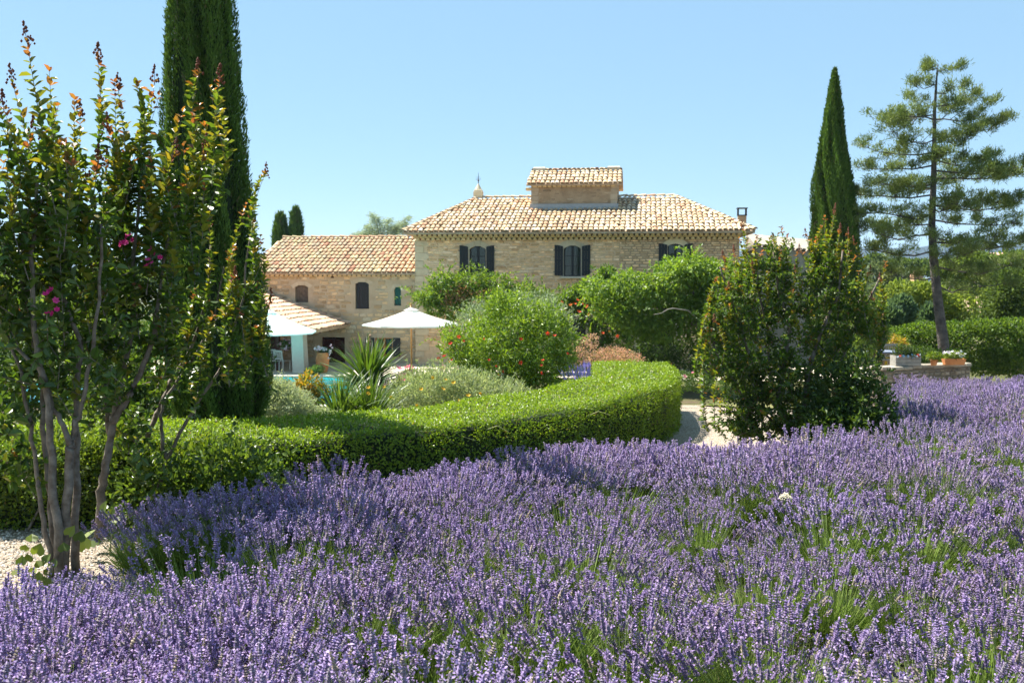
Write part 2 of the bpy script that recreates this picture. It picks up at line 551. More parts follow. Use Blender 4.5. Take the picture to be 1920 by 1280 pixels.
def wall_cells(u0, u1, z0, z1, v0, v1, holes):
    """a wall slab with rectangular openings, as one mesh with real thickness"""
    us = sorted({u0, u1, *[q[0] for q in holes], *[q[1] for q in holes]}); zs = sorted({z0, z1, *[q[2] for q in holes], *[q[3] for q in holes]})
    us = [u for u in us if u0 <= u <= u1]; zs = [z for z in zs if z0 <= z <= z1]
    V, F, key = [], [], {}
    def vid(u, v, z):
        k = (round(u, 5), round(v, 5), round(z, 5))
        if k not in key: key[k] = len(V); V.append((u, v, z))
        return key[k]
    solid = lambda i, j: 0 <= i < len(us) - 1 and 0 <= j < len(zs) - 1 and not any(q[0] - 1e-6 <= us[i] and us[i + 1] <= q[1] + 1e-6 and q[2] - 1e-6 <= zs[j] and zs[j + 1] <= q[3] + 1e-6 for q in holes)
    for i in range(len(us) - 1):
        for j in range(len(zs) - 1):
            if not solid(i, j): continue
            a, b, c, d = us[i], us[i + 1], zs[j], zs[j + 1]
            F.append((vid(a, v0, c), vid(b, v0, c), vid(b, v0, d), vid(a, v0, d)))
            F.append((vid(a, v1, c), vid(a, v1, d), vid(b, v1, d), vid(b, v1, c)))
            if not solid(i - 1, j): F.append((vid(a, v0, c), vid(a, v0, d), vid(a, v1, d), vid(a, v1, c)))
            if not solid(i + 1, j): F.append((vid(b, v0, c), vid(b, v1, c), vid(b, v1, d), vid(b, v0, d)))
            if not solid(i, j - 1): F.append((vid(a, v0, c), vid(a, v1, c), vid(b, v1, c), vid(b, v0, c)))
            if not solid(i, j + 1): F.append((vid(a, v0, d), vid(b, v0, d), vid(b, v1, d), vid(a, v1, d)))
    return V, F

# ------------------------------------------------------------------ setting: ground, path, lawn, pool, hills
def axis_pts(parts):
    out = []
    for a, b, st in parts: out += list(np.arange(a, b, st))
    return np.array(out + [parts[-1][1]])
gx = axis_pts([(-2600, -300, 230), (-300, -60, 20), (-60, -24, 3), (-24, 26, .5), (26, 60, 3), (60, 300, 20), (300, 2600, 230)])
gy = axis_pts([(-60, -4, 7), (-4, 50, .5), (50, 90, 2), (90, 300, 15), (300, 3300, 250)])
X, Y = np.meshgrid(gx, gy)
Z = gz(X, Y)
nx, ny = len(gx), len(gy)
# the pool basin is cut out of the ground sheet
POOL = (-19.0, -5.2, 32.6, 41.6)
ii = np.arange(nx * ny).reshape(ny, nx)
Fq = np.stack([ii[:-1, :-1], ii[:-1, 1:], ii[1:, 1:], ii[1:, :-1]], -1).reshape(-1, 4)
cx = X.reshape(-1)[Fq].mean(1); cy = Y.reshape(-1)[Fq].mean(1)
ok = ~((cx > POOL[0]) & (cx < POOL[1]) & (cy > POOL[2]) & (cy < POOL[3]))
m, N, L, bs = new_mat('soil_and_grass')
n1 = noise(N, L, .35, 6); n2 = noise(N, L, 9, 5)
r1 = ramp(N, L, n1.outputs[0], [(.35, (.10, .075, .045)), (.5, (.075, .085, .028)), (.68, (.13, .12, .05))])
r2 = ramp(N, L, n2.outputs[0], [(.3, (.7, .7, .7)), (.7, (1.3, 1.3, 1.3))])
L.new(mixc(N, L, 1.0, r1.outputs[0], r2.outputs[0], 'MULTIPLY'), bs.inputs['Base Color'])
bs.inputs['Roughness'].default_value = .95; bs.inputs['Specular IOR Level'].default_value = .15
bump(N, L, n2.outputs[0], .6, .05, bs); M['ground'] = m
g = mk('ground', np.stack([X, Y, Z], -1).reshape(-1, 3), Fq[ok], M['ground'], smooth=True)
tag(g, 'brown soil and dry grass sloping down from the lavender to the house', 'ground', kind='structure')

m, N, L, bs = new_mat('pale_gravel')
n1 = noise(N, L, 45, 3); v1 = N.new('ShaderNodeTexVoronoi'); v1.inputs['Scale'].default_value = 55
tc = N.new('ShaderNodeTexCoord'); L.new(tc.outputs['Object'], v1.inputs['Vector'])
r1 = ramp(N, L, v1.outputs['Color'], [(.15, (.28, .22, .165)), (.5, (.42, .355, .28)), (.9, (.54, .485, .41))])
n3 = noise(N, L, 1.2, 5); r3 = ramp(N, L, n3.outputs[0], [(.3, (.82, .8, .78)), (.7, (1.1, 1.08, 1.04))])
L.new(mixc(N, L, 1.0, r1.outputs[0], r3.outputs[0], 'MULTIPLY'), bs.inputs['Base Color'])
bs.inputs['Roughness'].default_value = .95; bs.inputs['Specular IOR Level'].default_value = .1
bump(N, L, v1.outputs['Distance'], .9, .03, bs); M['gravel'] = m

def ribbon(name, left, right, nseg, nw, dz, mat):
    """strip between two polylines, laid on the ground"""
    def samp(pl, n):
        pl = np.array(pl, float); s = np.concatenate([[0], np.cumsum(np.linalg.norm(np.diff(pl, axis=0), axis=1))]); t = np.linspace(0, s[-1], n)
        return np.stack([np.interp(t, s, pl[:, 0]), np.interp(t, s, pl[:, 1])], 1)
    a, b = samp(left, nseg), samp(right, nseg)
    k = np.linspace(0, 1, nw)[None, :, None]
    Pxy = a[:, None] * (1 - k) + b[:, None] * k
    Zz = gz(Pxy[..., 0], Pxy[..., 1]) + dz
    V = np.concatenate([Pxy, Zz[..., None]], -1).reshape(-1, 3)
    q = np.arange(nseg * nw).reshape(nseg, nw)
    F = np.stack([q[:-1, :-1], q[:-1, 1:], q[1:, 1:], q[1:, :-1]], -1).reshape(-1, 4)
    return mk(name, V, F, mat, smooth=True)

HEDGE_FRONT = [(-9.5, 8.3), (-7, 8.5), (-5, 8.65), (-3.5, 8.85), (-2.1, 9.3), (-1.3, 9.8), (-.65, 10.35), (.1, 11.1), (.9, 12.1), (1.65, 13.2), (2.3, 14.4), (2.62, 15.6), (2.78, 17.0), (2.85, 18.2)]
HW = 1.35
near_edge = [(x + .1, y - (3.4 if y < 9.25 else 1.9 if y < 9.35 else .5)) for x, y in HEDGE_FRONT[:9]] + [(2.9, 12.2), (4.2, 13.4), (5.0, 15.0), (5.2, 17), (5.6, 19)]
far_edge = [(x - .1, y + .5) for x, y in HEDGE_FRONT[:11]] + [(2.5, 15.7), (2.6, 17), (2.2, 19)]
p = ribbon('gravel_path', near_edge, far_edge, 150, 16, .02, M['gravel'])
tag(p, 'pale gravel path curving round the clipped hedge to the house', 'path', kind='structure')
p = ribbon('gravel_courtyard', [(5.6, 19), (6.5, 21.5), (9, 22.5), (16, 24.8), (26, 26)], [(2.2, 19), (2.5, 25), (4.6, 29.6), (9, 31), (14, 33), (26, 36)], 90, 40, .024, M['gravel'])
tag(p, 'pale gravel courtyard between the far lavender and the house', 'courtyard', kind='structure')
M['lawn'] = mat_noise('mown_lawn', (.10, .105, .035), (.19, .18, .075), 2.2, .95, .6, .03, 60, .1)
p = ribbon('lawn', [(3.65, 19.6), (4.6, 18.4), (6.5, 18.6)], [(4.0, 20.2), (5.2, 23.2), (7.0, 23.4)], 20, 10, .05, M['lawn'])
tag(p, 'small dry lawn island beside the gravel path', 'lawn', kind='structure')
# loose pebbles on the near part of the path
n = 5200
pxs = rng.uniform(-5.6, -1.6, n); pys = rng.uniform(7.1, 9.3, n)
oct_ = np.array([(1, 0, 0), (0, 1, 0), (-1, 0, 0), (0, -1, 0), (0, 0, .8), (0, 0, -.6)], float)
of = np.array([(0, 1, 4), (1, 2, 4), (2, 3, 4), (3, 0, 4), (1, 0, 5), (2, 1, 5), (3, 2, 5), (0, 3, 5)])
sz = rng.uniform(.006, .017, (n, 1, 1)); an = rng.uniform(0, 6.28, n)
ov = oct_[None] * (1 + rng.uniform(-.35, .35, (n, 6, 3))) * sz
ca, sa = np.cos(an)[:, None], np.sin(an)[:, None]
ov = np.stack([ov[..., 0] * ca - ov[..., 1] * sa, ov[..., 0] * sa + ov[..., 1] * ca, ov[..., 2]], -1)
V = ov + np.stack([pxs, pys, gz(pxs, pys) + .026], -1)[:, None]
M['pebble'] = mat_attr('pebble', .9, .15, 20, .1, 0)
o = mk('loose_gravel', V.reshape(-1, 3), ((np.arange(n) * 6)[:, None, None] + of[None]).reshape(-1, 3), M['pebble'], col=np.repeat(pal(n, [(.62, .55, .46), (.48, .40, .31), (.68, .64, .57), (.38, .31, .24)], .1), 6, 0))
tag(o, 'loose pale pebbles on the path behind the crape myrtle stems', 'gravel', kind='stuff')

# pool
zt = -2.2
m, N, L, bs = new_mat('pool_water')
n1 = noise(N, L, 1.4, 4, dist=.6); bump(N, L, n1.outputs[0], .12, .05, bs)
tr = N.new('ShaderNodeBsdfTransparent'); tr.inputs[0].default_value = (.60, .93, .95, 1); gl = N.new('ShaderNodeBsdfGlossy'); gl.inputs['Roughness'].default_value = .03; fr = N.new('ShaderNodeFresnel'); fr.inputs[0].default_value = 1.2; mx = N.new('ShaderNodeMixShader')
bn = [q for q in N if q.type == 'BUMP'][0]; L.new(bn.outputs[0], gl.inputs['Normal']); L.new(bn.outputs[0], fr.inputs['Normal'])
L.new(fr.outputs[0], mx.inputs[0]); L.new(tr.outputs[0], mx.inputs[1]); L.new(gl.outputs[0], mx.inputs[2]); L.new(mx.outputs[0], N['Material Output'].inputs[0]); M['water'] = m
M['pool_liner'] = mat_noise('pool_liner', (.20, .62, .66), (.26, .70, .72), 2, .6, 0)
x0, x1, y0, y1 = POOL
mb = MB(); zb = zt - 1.3
mb.add([(x0, y0, zb), (x1, y0, zb), (x1, y1, zb), (x0, y1, zb), (x0, y0, zt), (x1, y0, zt), (x1, y1, zt), (x0, y1, zt)],
       [(0, 1, 2, 3), (0, 4, 5, 1), (1, 5, 6, 2), (2, 6, 7, 3), (3, 7, 4, 0)])
pb = mb.build('pool_basin', M['pool_liner']); tag(pb, 'turquoise basin of the swimming pool', 'pool', kind='structure')
o = mk('pool_water', [(x0, y0, zt - .08), (x1, y0, zt - .08), (x1, y1, zt - .08), (x0, y1, zt - .08)], [(0, 1, 2, 3)], M['water'])
tag(o, 'turquoise pool water seen over the flower bed', 'water', kind='structure')
M['coping'] = mat_noise('pool_coping', (.60, .55, .46), (.72, .67, .58), 3, .85, .2)
cop = thing('pool_coping', 'pale stone coping edging the swimming pool', 'coping', (0, 0, zt)); cop['kind'] = 'structure'
k = 0
for yy, n_ in ((y1 + .22, 20), (y0 - .22, 20)):
    for i in range(n_):
        w = (x1 - x0) / n_
        MB().box((x0 + w * (i + .5), yy, .025), (w - .012, .45, .07), bev=.012).build('slab', M['coping'], cop)
for xx in (x1 + .22,):
    for i in range(8):
        w = (y1 - y0) / 8
        MB().box((xx, y0 + w * (i + .5), .025), (.45, w - .012, .07), bev=.012).build('slab', M['coping'], cop)
M['terrace'] = mat_noise('terrace_stone', (.44, .38, .29), (.56, .50, .40), 1.5, .9, .3, .01, 12)
p = ribbon('terrace', [(-22, 42.1), (-5.5, 42.1), (2, 41), (12, 40.5)], [(-22, 48.5), (-5, 47.8), (2, 46.6), (12, 45.5)], 70, 10, .03, M['terrace'])  # stretch before the main house is added to bounce light onto its facade
tag(p, 'pale stone terrace in front of the house wing', 'terrace', kind='structure')

# hills far beyond the valley
hxs = np.linspace(-3600, 3600, 150); hys = np.linspace(0, 1, 10)
HX, HT = np.meshgrid(hxs, hys)
prof = 58 + 30 * np.exp(-((HX - 1180) / 420) ** 2) + 14 * np.exp(-((HX - 700) / 250) ** 2) + 9 * np.sin(HX / 190.) + 5 * np.sin(HX / 71. + 1) + 3 * np.sin(HX / 33.)
HZ = -16 + prof * np.sin(HT * math.pi / 2) ** 1.3
HY = 2300 + 700 * HT
q = np.arange(HX.size).reshape(HX.shape)
M['hill'] = mat_noise('wooded_hill', (.010, .015, .010), (.024, .028, .018), .012, .95, 0)
h = mk('hills', np.stack([HX, HY, HZ], -1).reshape(-1, 3), np.stack([q[:-1, :-1], q[:-1, 1:], q[1:, 1:], q[1:, :-1]], -1).reshape(-1, 4), M['hill'], smooth=True)
tag(h, 'long low blue hills on the horizon', 'hills', kind='structure')

# ------------------------------------------------------------------ the house
TH = R(7.5)
z0 = -2.25
HO = P(1085, 600, 46.0); HO[2] = z0
uh = np.array([math.cos(TH), -math.sin(TH), 0]); vh = np.array([math.sin(TH), math.cos(TH), 0])

def hl(px, py, v):
    """local (u, z) of a photograph pixel on the plane v = const of the house"""
    r = ray(px, py); c = np.array([0, 0, CAM_Z])
    t = (v - np.dot(c - HO, vh)) / np.dot(r, vh)
    p = c + r * t
    return float(np.dot(p - HO, uh)), float(p[2] - z0)

TILE_MAIN = tile_pool([(.54, .39, .22), (.57, .45, .29), (.52, .33, .20), (.62, .54, .42), (.44, .25, .15), (.55, .40, .23), (.60, .49, .35)], 28, .215, .60)
TILE_WING = tile_pool([(.46, .35, .20), (.43, .24, .14), (.48, .39, .24), (.41, .20, .12), (.50, .40, .22), (.38, .31, .21), (.46, .29, .18)], 28, .215, .60)
TILE_RED = tile_pool([(.66, .40, .25), (.68, .48, .32), (.60, .32, .19), (.70, .52, .36)], 18, .20, .52)

def tile_slope(parent, o, a, b, Ln, T, inside, pool, n_ind, pitch=.239, expo=.53):
    a = unit(np.array(a, float)); b = unit(np.array(b, float)); nrm = unit(np.cross(a, b))
    ms = []
    nc = int(round(Ln / pitch)); pt = Ln / nc; nr = int(math.ceil(T / expo))
    for j in range(nr):
        for i in range(nc):
            s = (i + .5) * pt; t = j * expo
            if not inside(s, t): continue
            w = random.gauss(0, .028)
            pos = np.array(o) + a * (s + random.gauss(0, .010)) + b * (t - .04 + random.gauss(0, .022)) + nrm * (.012 + random.uniform(0, .012) + .012 * math.sin(s * 1.1) * math.sin(t * 1.3))
            xa = unit(a + b * w)
            ms.append(frame4(pos, xa, unit(np.cross(nrm, xa)), nrm))
    idx = [random.randrange(len(pool)) for _ in ms]
    pieces(pool, ms, idx, n_ind, 'tile', 'roof_tiling', parent, M['tile'])

def ridge_tiles(parent, a, b, pool, step=.42, lift=.05, sc=1.15):
    a, b = np.array(a, float), np.array(b, float); d = b - a; Ln = np.linalg.norm(d); d /= Ln
    side = unit(np.cross(d, np.array([0, 0, 1.]))); up = np.cross(side, d)
    n = int(Ln / step)
    ms = [frame4(a + d * (i * Ln / n) + up * (lift + random.uniform(-.006, .006)), side * sc, d, up * sc) for i in range(n)]
    pieces(pool, ms, [random.randrange(len(pool)) for _ in ms], 999, 'ridge_tile', '', parent, M['tile'])

house = thing('farmhouse', 'two-storey stone farmhouse with hipped tile roof and dark shutters', 'house', HO, -TH)
uL, uR = hl(779, 500, 0)[0], hl(1386, 500, 0)[0]
ze = hl(1085, 434, -.55)[1]
VR = 5.6
zr = hl(1080, 371, VR)[1]
uEL, uER = hl(754, 437, -.55)[0], hl(1416, 425, -.55)[0]
uRL, uRR = hl(896, 371, VR)[0], hl(1264, 371, VR)[0]
zw = ze - .36                                            # top of the stone wall under the cornice
DEPTH = 2 * VR
# openings (u0, u1, z0, z1)
def opening(pa, pb, py0, py1, v=0):
    ua, zt_ = hl(pa, py0, v); ub, zb_ = hl(pb, py1, v)
    return (ua, ub, zb_, zt_)
W1 = opening(880, 911, 461, 520); W2 = opening(1057, 1089, 460, 518); W3 = opening(1252, 1280, 457, 517)
DOOR = opening(1048, 1098, 598, 664); DOOR = (DOOR[0], DOOR[1], .02, DOOR[3])
DOOR2 = opening(1200, 1262, 610, 664); DOOR2 = (DOOR2[0], DOOR2[1], .02, DOOR2[3])
holes = [W1, W2, W3, DOOR, DOOR2]
uS = hl(1162, 500, 0)[0]
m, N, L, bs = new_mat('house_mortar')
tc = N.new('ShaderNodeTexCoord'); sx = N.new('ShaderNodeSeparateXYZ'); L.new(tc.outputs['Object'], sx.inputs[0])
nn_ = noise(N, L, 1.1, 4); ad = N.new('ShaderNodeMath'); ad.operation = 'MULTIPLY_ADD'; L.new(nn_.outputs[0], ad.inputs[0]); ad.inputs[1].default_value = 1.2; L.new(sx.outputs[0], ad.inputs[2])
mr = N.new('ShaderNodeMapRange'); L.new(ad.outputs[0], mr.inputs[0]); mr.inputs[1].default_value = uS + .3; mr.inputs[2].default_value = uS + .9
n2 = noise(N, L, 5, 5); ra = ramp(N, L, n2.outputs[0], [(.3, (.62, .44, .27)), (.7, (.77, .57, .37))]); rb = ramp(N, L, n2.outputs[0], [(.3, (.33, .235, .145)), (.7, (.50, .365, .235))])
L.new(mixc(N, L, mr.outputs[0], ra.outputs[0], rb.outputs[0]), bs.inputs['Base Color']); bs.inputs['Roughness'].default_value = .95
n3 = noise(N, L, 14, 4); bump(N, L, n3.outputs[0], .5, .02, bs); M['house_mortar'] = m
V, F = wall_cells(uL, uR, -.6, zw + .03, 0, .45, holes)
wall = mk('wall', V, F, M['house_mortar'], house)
mb = MB()
mb.box(((uL + .225), DEPTH / 2 + .225, zw / 2 - .3), (.45, DEPTH - .45, zw + .6)); mb.box((uR - .225, DEPTH / 2 + .225, zw / 2 - .3), (.45, DEPTH - .45, zw + .6)); mb.box(((uL + uR) / 2, DEPTH + .225, zw / 2 - .3), (uR - uL, .45, zw + .6))
mb.build('side_wall', M['mortar'], house)
POOL_A = stone_pool([(.80, .55, .31), (.82, .60, .37), (.72, .47, .26), (.80, .61, .43), (.76, .49, .27)], 26, .13)
POOL_B = stone_pool([(.80, .57, .34), (.72, .51, .30), (.82, .63, .41), (.65, .46, .27), (.76, .53, .32)], 26, .07)
pad = .16
hp = [(q[0] - pad, q[1] + pad, q[2] - .10, q[3] + .30) for q in (W1, W2, W3)] + [(q[0] - .25, q[1] + .25, q[2], q[3] + .42) for q in (DOOR, DOOR2)]
spec = lay_stones(uL + .55, uS, .9, zw, hp, (.075, .16), (.18, .62), .026)
specB = lay_stones(uS, uR - .02, .9, zw, hp, (.09, .15), (.16, .50), .022)
stones(wall, spec, POOL_A, 150, M['stone'], 0, .1, .034)
stones(wall, specB, POOL_B, 150, M['stone'], 0, .1, .032)
# quoins of dressed stone on the left corner
z = .4; k = 0
DR = [(.60, .48, .32), (.64, .52, .36), (.56, .45, .30)]
while z < zw - .1:
    h = min(random.uniform(.30, .42), zw - z)
    w = .66 if k % 2 else .42
    o = MB().box((uL + w / 2 - .02, .14, z + h / 2), (w, .34, h - .015), bev=.012).build('quoin', M['dressed'], wall)
    a = o.data.attributes.new('col', 'FLOAT_COLOR', 'POINT'); c = pal(1, DR, .08)[0]; a.data.foreach_set('color', np.tile([*c, 1], (len(o.data.vertices), 1)).astype(np.float32).reshape(-1))
    z += h; k += 1

def colored(o, c):
    a = o.data.attributes.new('col', 'FLOAT_COLOR', 'POINT'); a.data.foreach_set('color', np.tile([*c, 1], (len(o.data.vertices), 1)).astype(np.float32).reshape(-1)); return o

# glass: thin, reflecting, see-through
m, N, L, bs = new_mat('window_glass')
tr = N.new('ShaderNodeBsdfTransparent'); tr.inputs[0].default_value = (.55, .66, .63, 1)
gl = N.new('ShaderNodeBsdfGlossy'); gl.inputs['Roughness'].default_value = .04
fr = N.new('ShaderNodeFresnel'); fr.inputs[0].default_value = 1.6; mx = N.new('ShaderNodeMixShader')
L.new(fr.outputs[0], mx.inputs[0]); L.new(tr.outputs[0], mx.inputs[1]); L.new(gl.outputs[0], mx.inputs[2]); L.new(mx.outputs[0], N['Material Output'].inputs[0]); M['glass'] = m
M['curtain'] = mat_plain('green_grey_curtain', (.09, .13, .125), .9, .1, 0, .25, 10)
M['net_curtain'] = mat_plain('white_curtain', (.60, .62, .66), .9, .1, 0, .1, 10)
M['dark_room'] = mat_plain('dark_interior', (.02, .018, .016), .95, .1)

def curtain_mesh(u0, u1, z0, z1, v, amp=.03, n=14):
    V, F = [], []
    for i in range(n + 1):
        u = u0 + (u1 - u0) * i / n; y = v + amp * math.sin(i * 1.9 + u * 3)
        V += [(u, y, z0), (u, y, z1)]
    for i in range(n): F.append((2 * i, 2 * i + 2, 2 * i + 3, 2 * i + 1))
    return V, F

def window(parent, q, v=.17, curtains=True, cmat='curtain', bars=2, frame_mat='charcoal'):
    u0, u1, a, b = q
    w = u1 - u0; fw = .055
    mb = MB()
    for x in (u0 + fw / 2, u1 - fw / 2): mb.box((x, v, (a + b) / 2), (fw, .07, b - a))
    for zz in (a + fw / 2, b - fw / 2): mb.box(((u0 + u1) / 2, v + .002, zz), (w - 2 * fw - .004, .07, fw))
    mb.box(((u0 + u1) / 2, v - .012, (a + b) / 2), (.10, .06, b - a - 2 * fw - .004))
    for s in range(bars):
        zz = a + (b - a) * (s + 1) / (bars + 1)
        for c0, c1 in ((u0 + fw, (u0 + u1) / 2 - .05), ((u0 + u1) / 2 + .05, u1 - fw)): mb.box(((c0 + c1) / 2, v + .004, zz), (c1 - c0 - .004, .04, .028))
    wobj = mb.build('window', M[frame_mat], parent)
    for c0, c1 in ((u0 + fw, (u0 + u1) / 2 - .05), ((u0 + u1) / 2 + .05, u1 - fw)):
        MB().box(((c0 + c1) / 2, v + .028, (a + b) / 2), (c1 - c0, .006, b - a - 2 * fw)).build('pane', M['glass'], wobj)
    if curtains:
        for c0, c1 in ((u0 + .03, u0 + w * .42), (u1 - w * .42, u1 - .03)):
            V, F = curtain_mesh(c0, c1, a + .02, b - .03, v + .12); mk('curtain', V, F, M[cmat], wobj, smooth=True)
    return wobj

def shutter(parent, u0, u1, a, b, v=-.045, mat='charcoal', arch=0, name='shutter'):
    """open board shutter: three boards, two battens, top following the arch on its inner side"""
    mb = MB(); n = 3; w = (u1 - u0) / n
    for i in range(n):
        t0, t1 = i / n, (i + 1) / n
        if arch < 0: t0, t1 = 1 - t0, 1 - t1
        top = lambda t: b - (abs(arch) * t ** 2 if arch else 0)
        xa, xb = u0 + w * i + .003, u0 + w * (i + 1) - .003
        mb.prism([(xa, a), (xb, a), (xb, top(t1)), (xa, top(t0))], v - .016, v + .016)
    for zz in (a + .18, a + (b - a) * .5, b - .24): mb.box(((u0 + u1) / 2, v - .028, zz), (u1 - u0 - .02, .024, .09))
    sh = mb.build(name, M[mat], parent)
    for zz in (a + .18, b - .24): MB().box(((u0 if arch > 0 else u1) , v - .045, zz), (.12, .012, .03)).build('hinge', M['metal'], sh)
    return sh

def voussoirs(parent, q, n=5, rise=.16, th=.26, v0=-.03, v1=.17, over=.14):
    """segmental arch of dressed blocks closing the top corners of an opening"""
    u0, u1, a, b = q; w = (u1 - u0) / 2; c = (u0 + u1) / 2
    Rr = (w * w + rise * rise) / (2 * rise); zc = b - Rr
    amax = math.asin(min(1, w / Rr)); ao = amax * (1 + over / w)
    for i in range(n):
        a0, a1 = -ao + 2 * ao * i / n, -ao + 2 * ao * (i + 1) / n
        a0 += .006; a1 -= .006
        ri = lambda t: Rr if abs(t) <= amax else Rr / 1.0
        po = [(c + Rr * math.sin(a0), zc + Rr * math.cos(a0)), (c + Rr * math.sin(a1), zc + Rr * math.cos(a1))]
        ext = th * random.uniform(.85, 1.1)
        po += [(c + (Rr + ext) * math.sin(a1), zc + (Rr + ext) * math.cos(a1)), (c + (Rr + ext) * math.sin(a0), zc + (Rr + ext) * math.cos(a0))]
        o = MB().prism(po, v0, v1).build('voussoir', M['dressed'], parent); colored(o, pal(1, [(.54, .46, .33), (.58, .50, .37), (.50, .43, .31)], .06)[0])

def jambs(parent, q, w=.085, v0=-.015, v1=.16):
    u0, u1, a, b = q
    for x in (u0 - w / 2, u1 + w / 2):
        colored(MB().box((x, (v0 + v1) / 2, (a + b) / 2 - .05), (w, v1 - v0, b - a - .1)).build('jamb', M['dressed'], parent), (.52, .44, .33))
    colored(MB().box(((u0 + u1) / 2, -.05, a - .05), (u1 - u0 + .34, .30, .09), bev=.01).build('sill', M['dressed'], parent), (.55, .48, .37))

for i, (q, sa, sb) in enumerate(((W1, (862, 878), (912, 927)), (W2, (1040, 1056), (1091, 1107)), (W3, (1235, 1251), (1283, 1299)))):
    window(house, q); jambs(wall, q)
    if i < 2: voussoirs(wall, q, 5)
    shutter(house, hl(sa[0], 480, 0)[0], hl(sa[1], 480, 0)[0], q[2] + .03, q[3] + .02, arch=.07)
    shutter(house, hl(sb[0], 480, 0)[0], hl(sb[1], 480, 0)[0], q[2] + .03, q[3] + .02, arch=-.07)
# third window: plain cream plaster arch
q = W3; w = (q[1] - q[0]) / 2; c = (q[0] + q[1]) / 2; wo = w + .27; rise_o = .32; Ro = (wo * wo + rise_o ** 2) / (2 * rise_o); ao = math.asin(wo / Ro)
ri = .10; Ri = (w * w + ri * ri) / (2 * ri); ai = math.asin(w / Ri)
top = [(c + Ro * math.sin(t), q[3] - .06 + rise_o - Ro + Ro * math.cos(t)) for t in np.linspace(-ao, ao, 11)]
bot = [(c + Ri * math.sin(t), q[3] - Ri + Ri * math.cos(t)) for t in np.linspace(ai, -ai, 9)]
MB().prism(top + [(c + w, q[3] - .10)] + bot[1:-1] + [(c - w, q[3] - .10)], -.035, .16).build('window_arch', M['plaster'], wall)
# ground-floor doors, mostly behind the creepers
for q in (DOOR, DOOR2):
    mb = MB()
    for i in range(5):
        w = (q[1] - q[0]) / 5; mb.box((q[0] + w * (i + .5), .26, (q[2] + q[3]) / 2), (w - .012, .05, q[3] - q[2]))
    d = mb.build('door', M['charcoal'], house); MB().lathe([(.0, 0), (.03, .01), (.03, .05), (.0, .06)], 8).build('handle', M['metal'], d, loc=(q[1] - .15, .20, 1.05))
    colored(MB().box(((q[0] + q[1]) / 2, .12, q[3] + .19), (q[1] - q[0] + .5, .34, .38), bev=.015).build('lintel', M['dressed'], wall), (.52, .45, .32))
    for x in (q[0] - .13, q[1] + .13): colored(MB().box((x, .12, q[3] / 2), (.26, .33, q[3] - .01), bev=.012).build('door_jamb', M['dressed'], wall), (.50, .42, .30))
# cornice of corbelled tiles
M['cornice'] = mat_noise('corbel_clay', (.56, .41, .20), (.70, .54, .30), 6, .9, .3)
def cornice(parent, u0, u1, v, z, steps=2, out=.2, hgt=.17, pitch=.239, mat='cornice'):
    mb = MB()
    for s in range(steps):
        zz = z + s * hgt; vv = v - out * (s + 1) + .03
        mb.box(((u0 + u1) / 2, (vv + v + .2) / 2, zz + hgt * .80), (u1 - u0 + .3 * s, v + .2 - vv, hgt * .38))
        n = int((u1 - u0 + .3 * s) / pitch)
        for i in range(n):
            cu = (u0 + u1) / 2 + (i - n / 2 + .5) * pitch + (pitch / 2 if s else 0); r = pitch * .38
            pts = [(cu + r * math.cos(a), zz + hgt * .03 + r * 1.15 * math.sin(a)) for a in np.linspace(0, math.pi, 6)]
            mb.prism(pts, vv - .025, v + .1)
    return mb.build('cornice', M[mat], parent)
cornice(house, uL - .05, uR + .05, 0, zw)
# roof
rise = zr - ze
EB = DEPTH + .55
dk = lambda u, v, z: (u, v, z)
mb = MB()
e = [(uEL, -.55, ze), (uER, -.55, ze), (uER, EB, ze), (uEL, EB, ze), (uRL, VR, zr), (uRR, VR, zr)]
lo = [(x, y, z - .10) for x, y, z in e[:4]]
mb.add(e + lo, [(0, 1, 5, 4), (1, 2, 5), (2, 3, 4, 5), (3, 0, 4), (9, 8, 7, 6), (0, 6, 7, 1), (1, 7, 8, 2), (2, 8, 9, 3), (3, 9, 6, 0)])
roof = mb.build('roof', M['deck'], house)
# turret footprint, needed to leave its tiles out
uTL, uTR = hl(996, 360, 2.3)[0], hl(1157, 360, 2.3)[0]
# find the depth at which the roof slope is seen at y = 388
vt = 2.0
for _ in range(30):
    zz = ze + rise * (vt + .55) / (VR + .55); pyz = hl(1075, 389, vt)[1]
    vt += .2 * (1 if zz < pyz else -1) * max(.02, abs(zz - pyz))
VT0, VT1 = vt, VR + (VR - vt) * .6
uTL, uTR = hl(996, 389, VT0)[0], hl(1157, 389, VT0)[0]
Lf = uER - uEL; T = math.hypot(VR + .55, rise); sl_ = (VR + .55) / T
def inside_front(s, t):
    u = uEL + s; k = (t + .25) / T
    if k > 1: return False
    if u < uEL + (uRL - uEL) * k or u > uER + (uRR - uER) * k: return False
    v = -.55 + t * sl_
    if uTL - .1 < u < uTR + .1 and v + .35 > VT0: return False
    return True
tile_slope(roof, (uEL, -.55, ze), (1, 0, 0), (0, VR + .55, rise), Lf, T, inside_front, TILE_MAIN, 300)
dL = uRL - uEL; TL_ = math.hypot(dL, rise); LD = EB + .55
tile_slope(roof, (uEL, EB, ze), (0, -1, 0), (dL, 0, rise), LD, TL_, lambda s, t: (t + .25) / TL_ * LD / 2 < s < LD - (t + .25) / TL_ * LD / 2, TILE_MAIN, 0, .30)
dR = uER - uRR; TR_ = math.hypot(dR, rise)
tile_slope(roof, (uER, -.55, ze), (0, 1, 0), (-dR, 0, rise), LD, TR_, lambda s, t: (t + .25) / TR_ * LD / 2 < s < LD - (t + .25) / TR_ * LD / 2, TILE_MAIN, 0, .30)
A, B_ = np.array([uEL, -.55, ze]), np.array([uRL, VR, zr]); C_, D_ = np.array([uER, -.55, ze]), np.array([uRR, VR, zr])
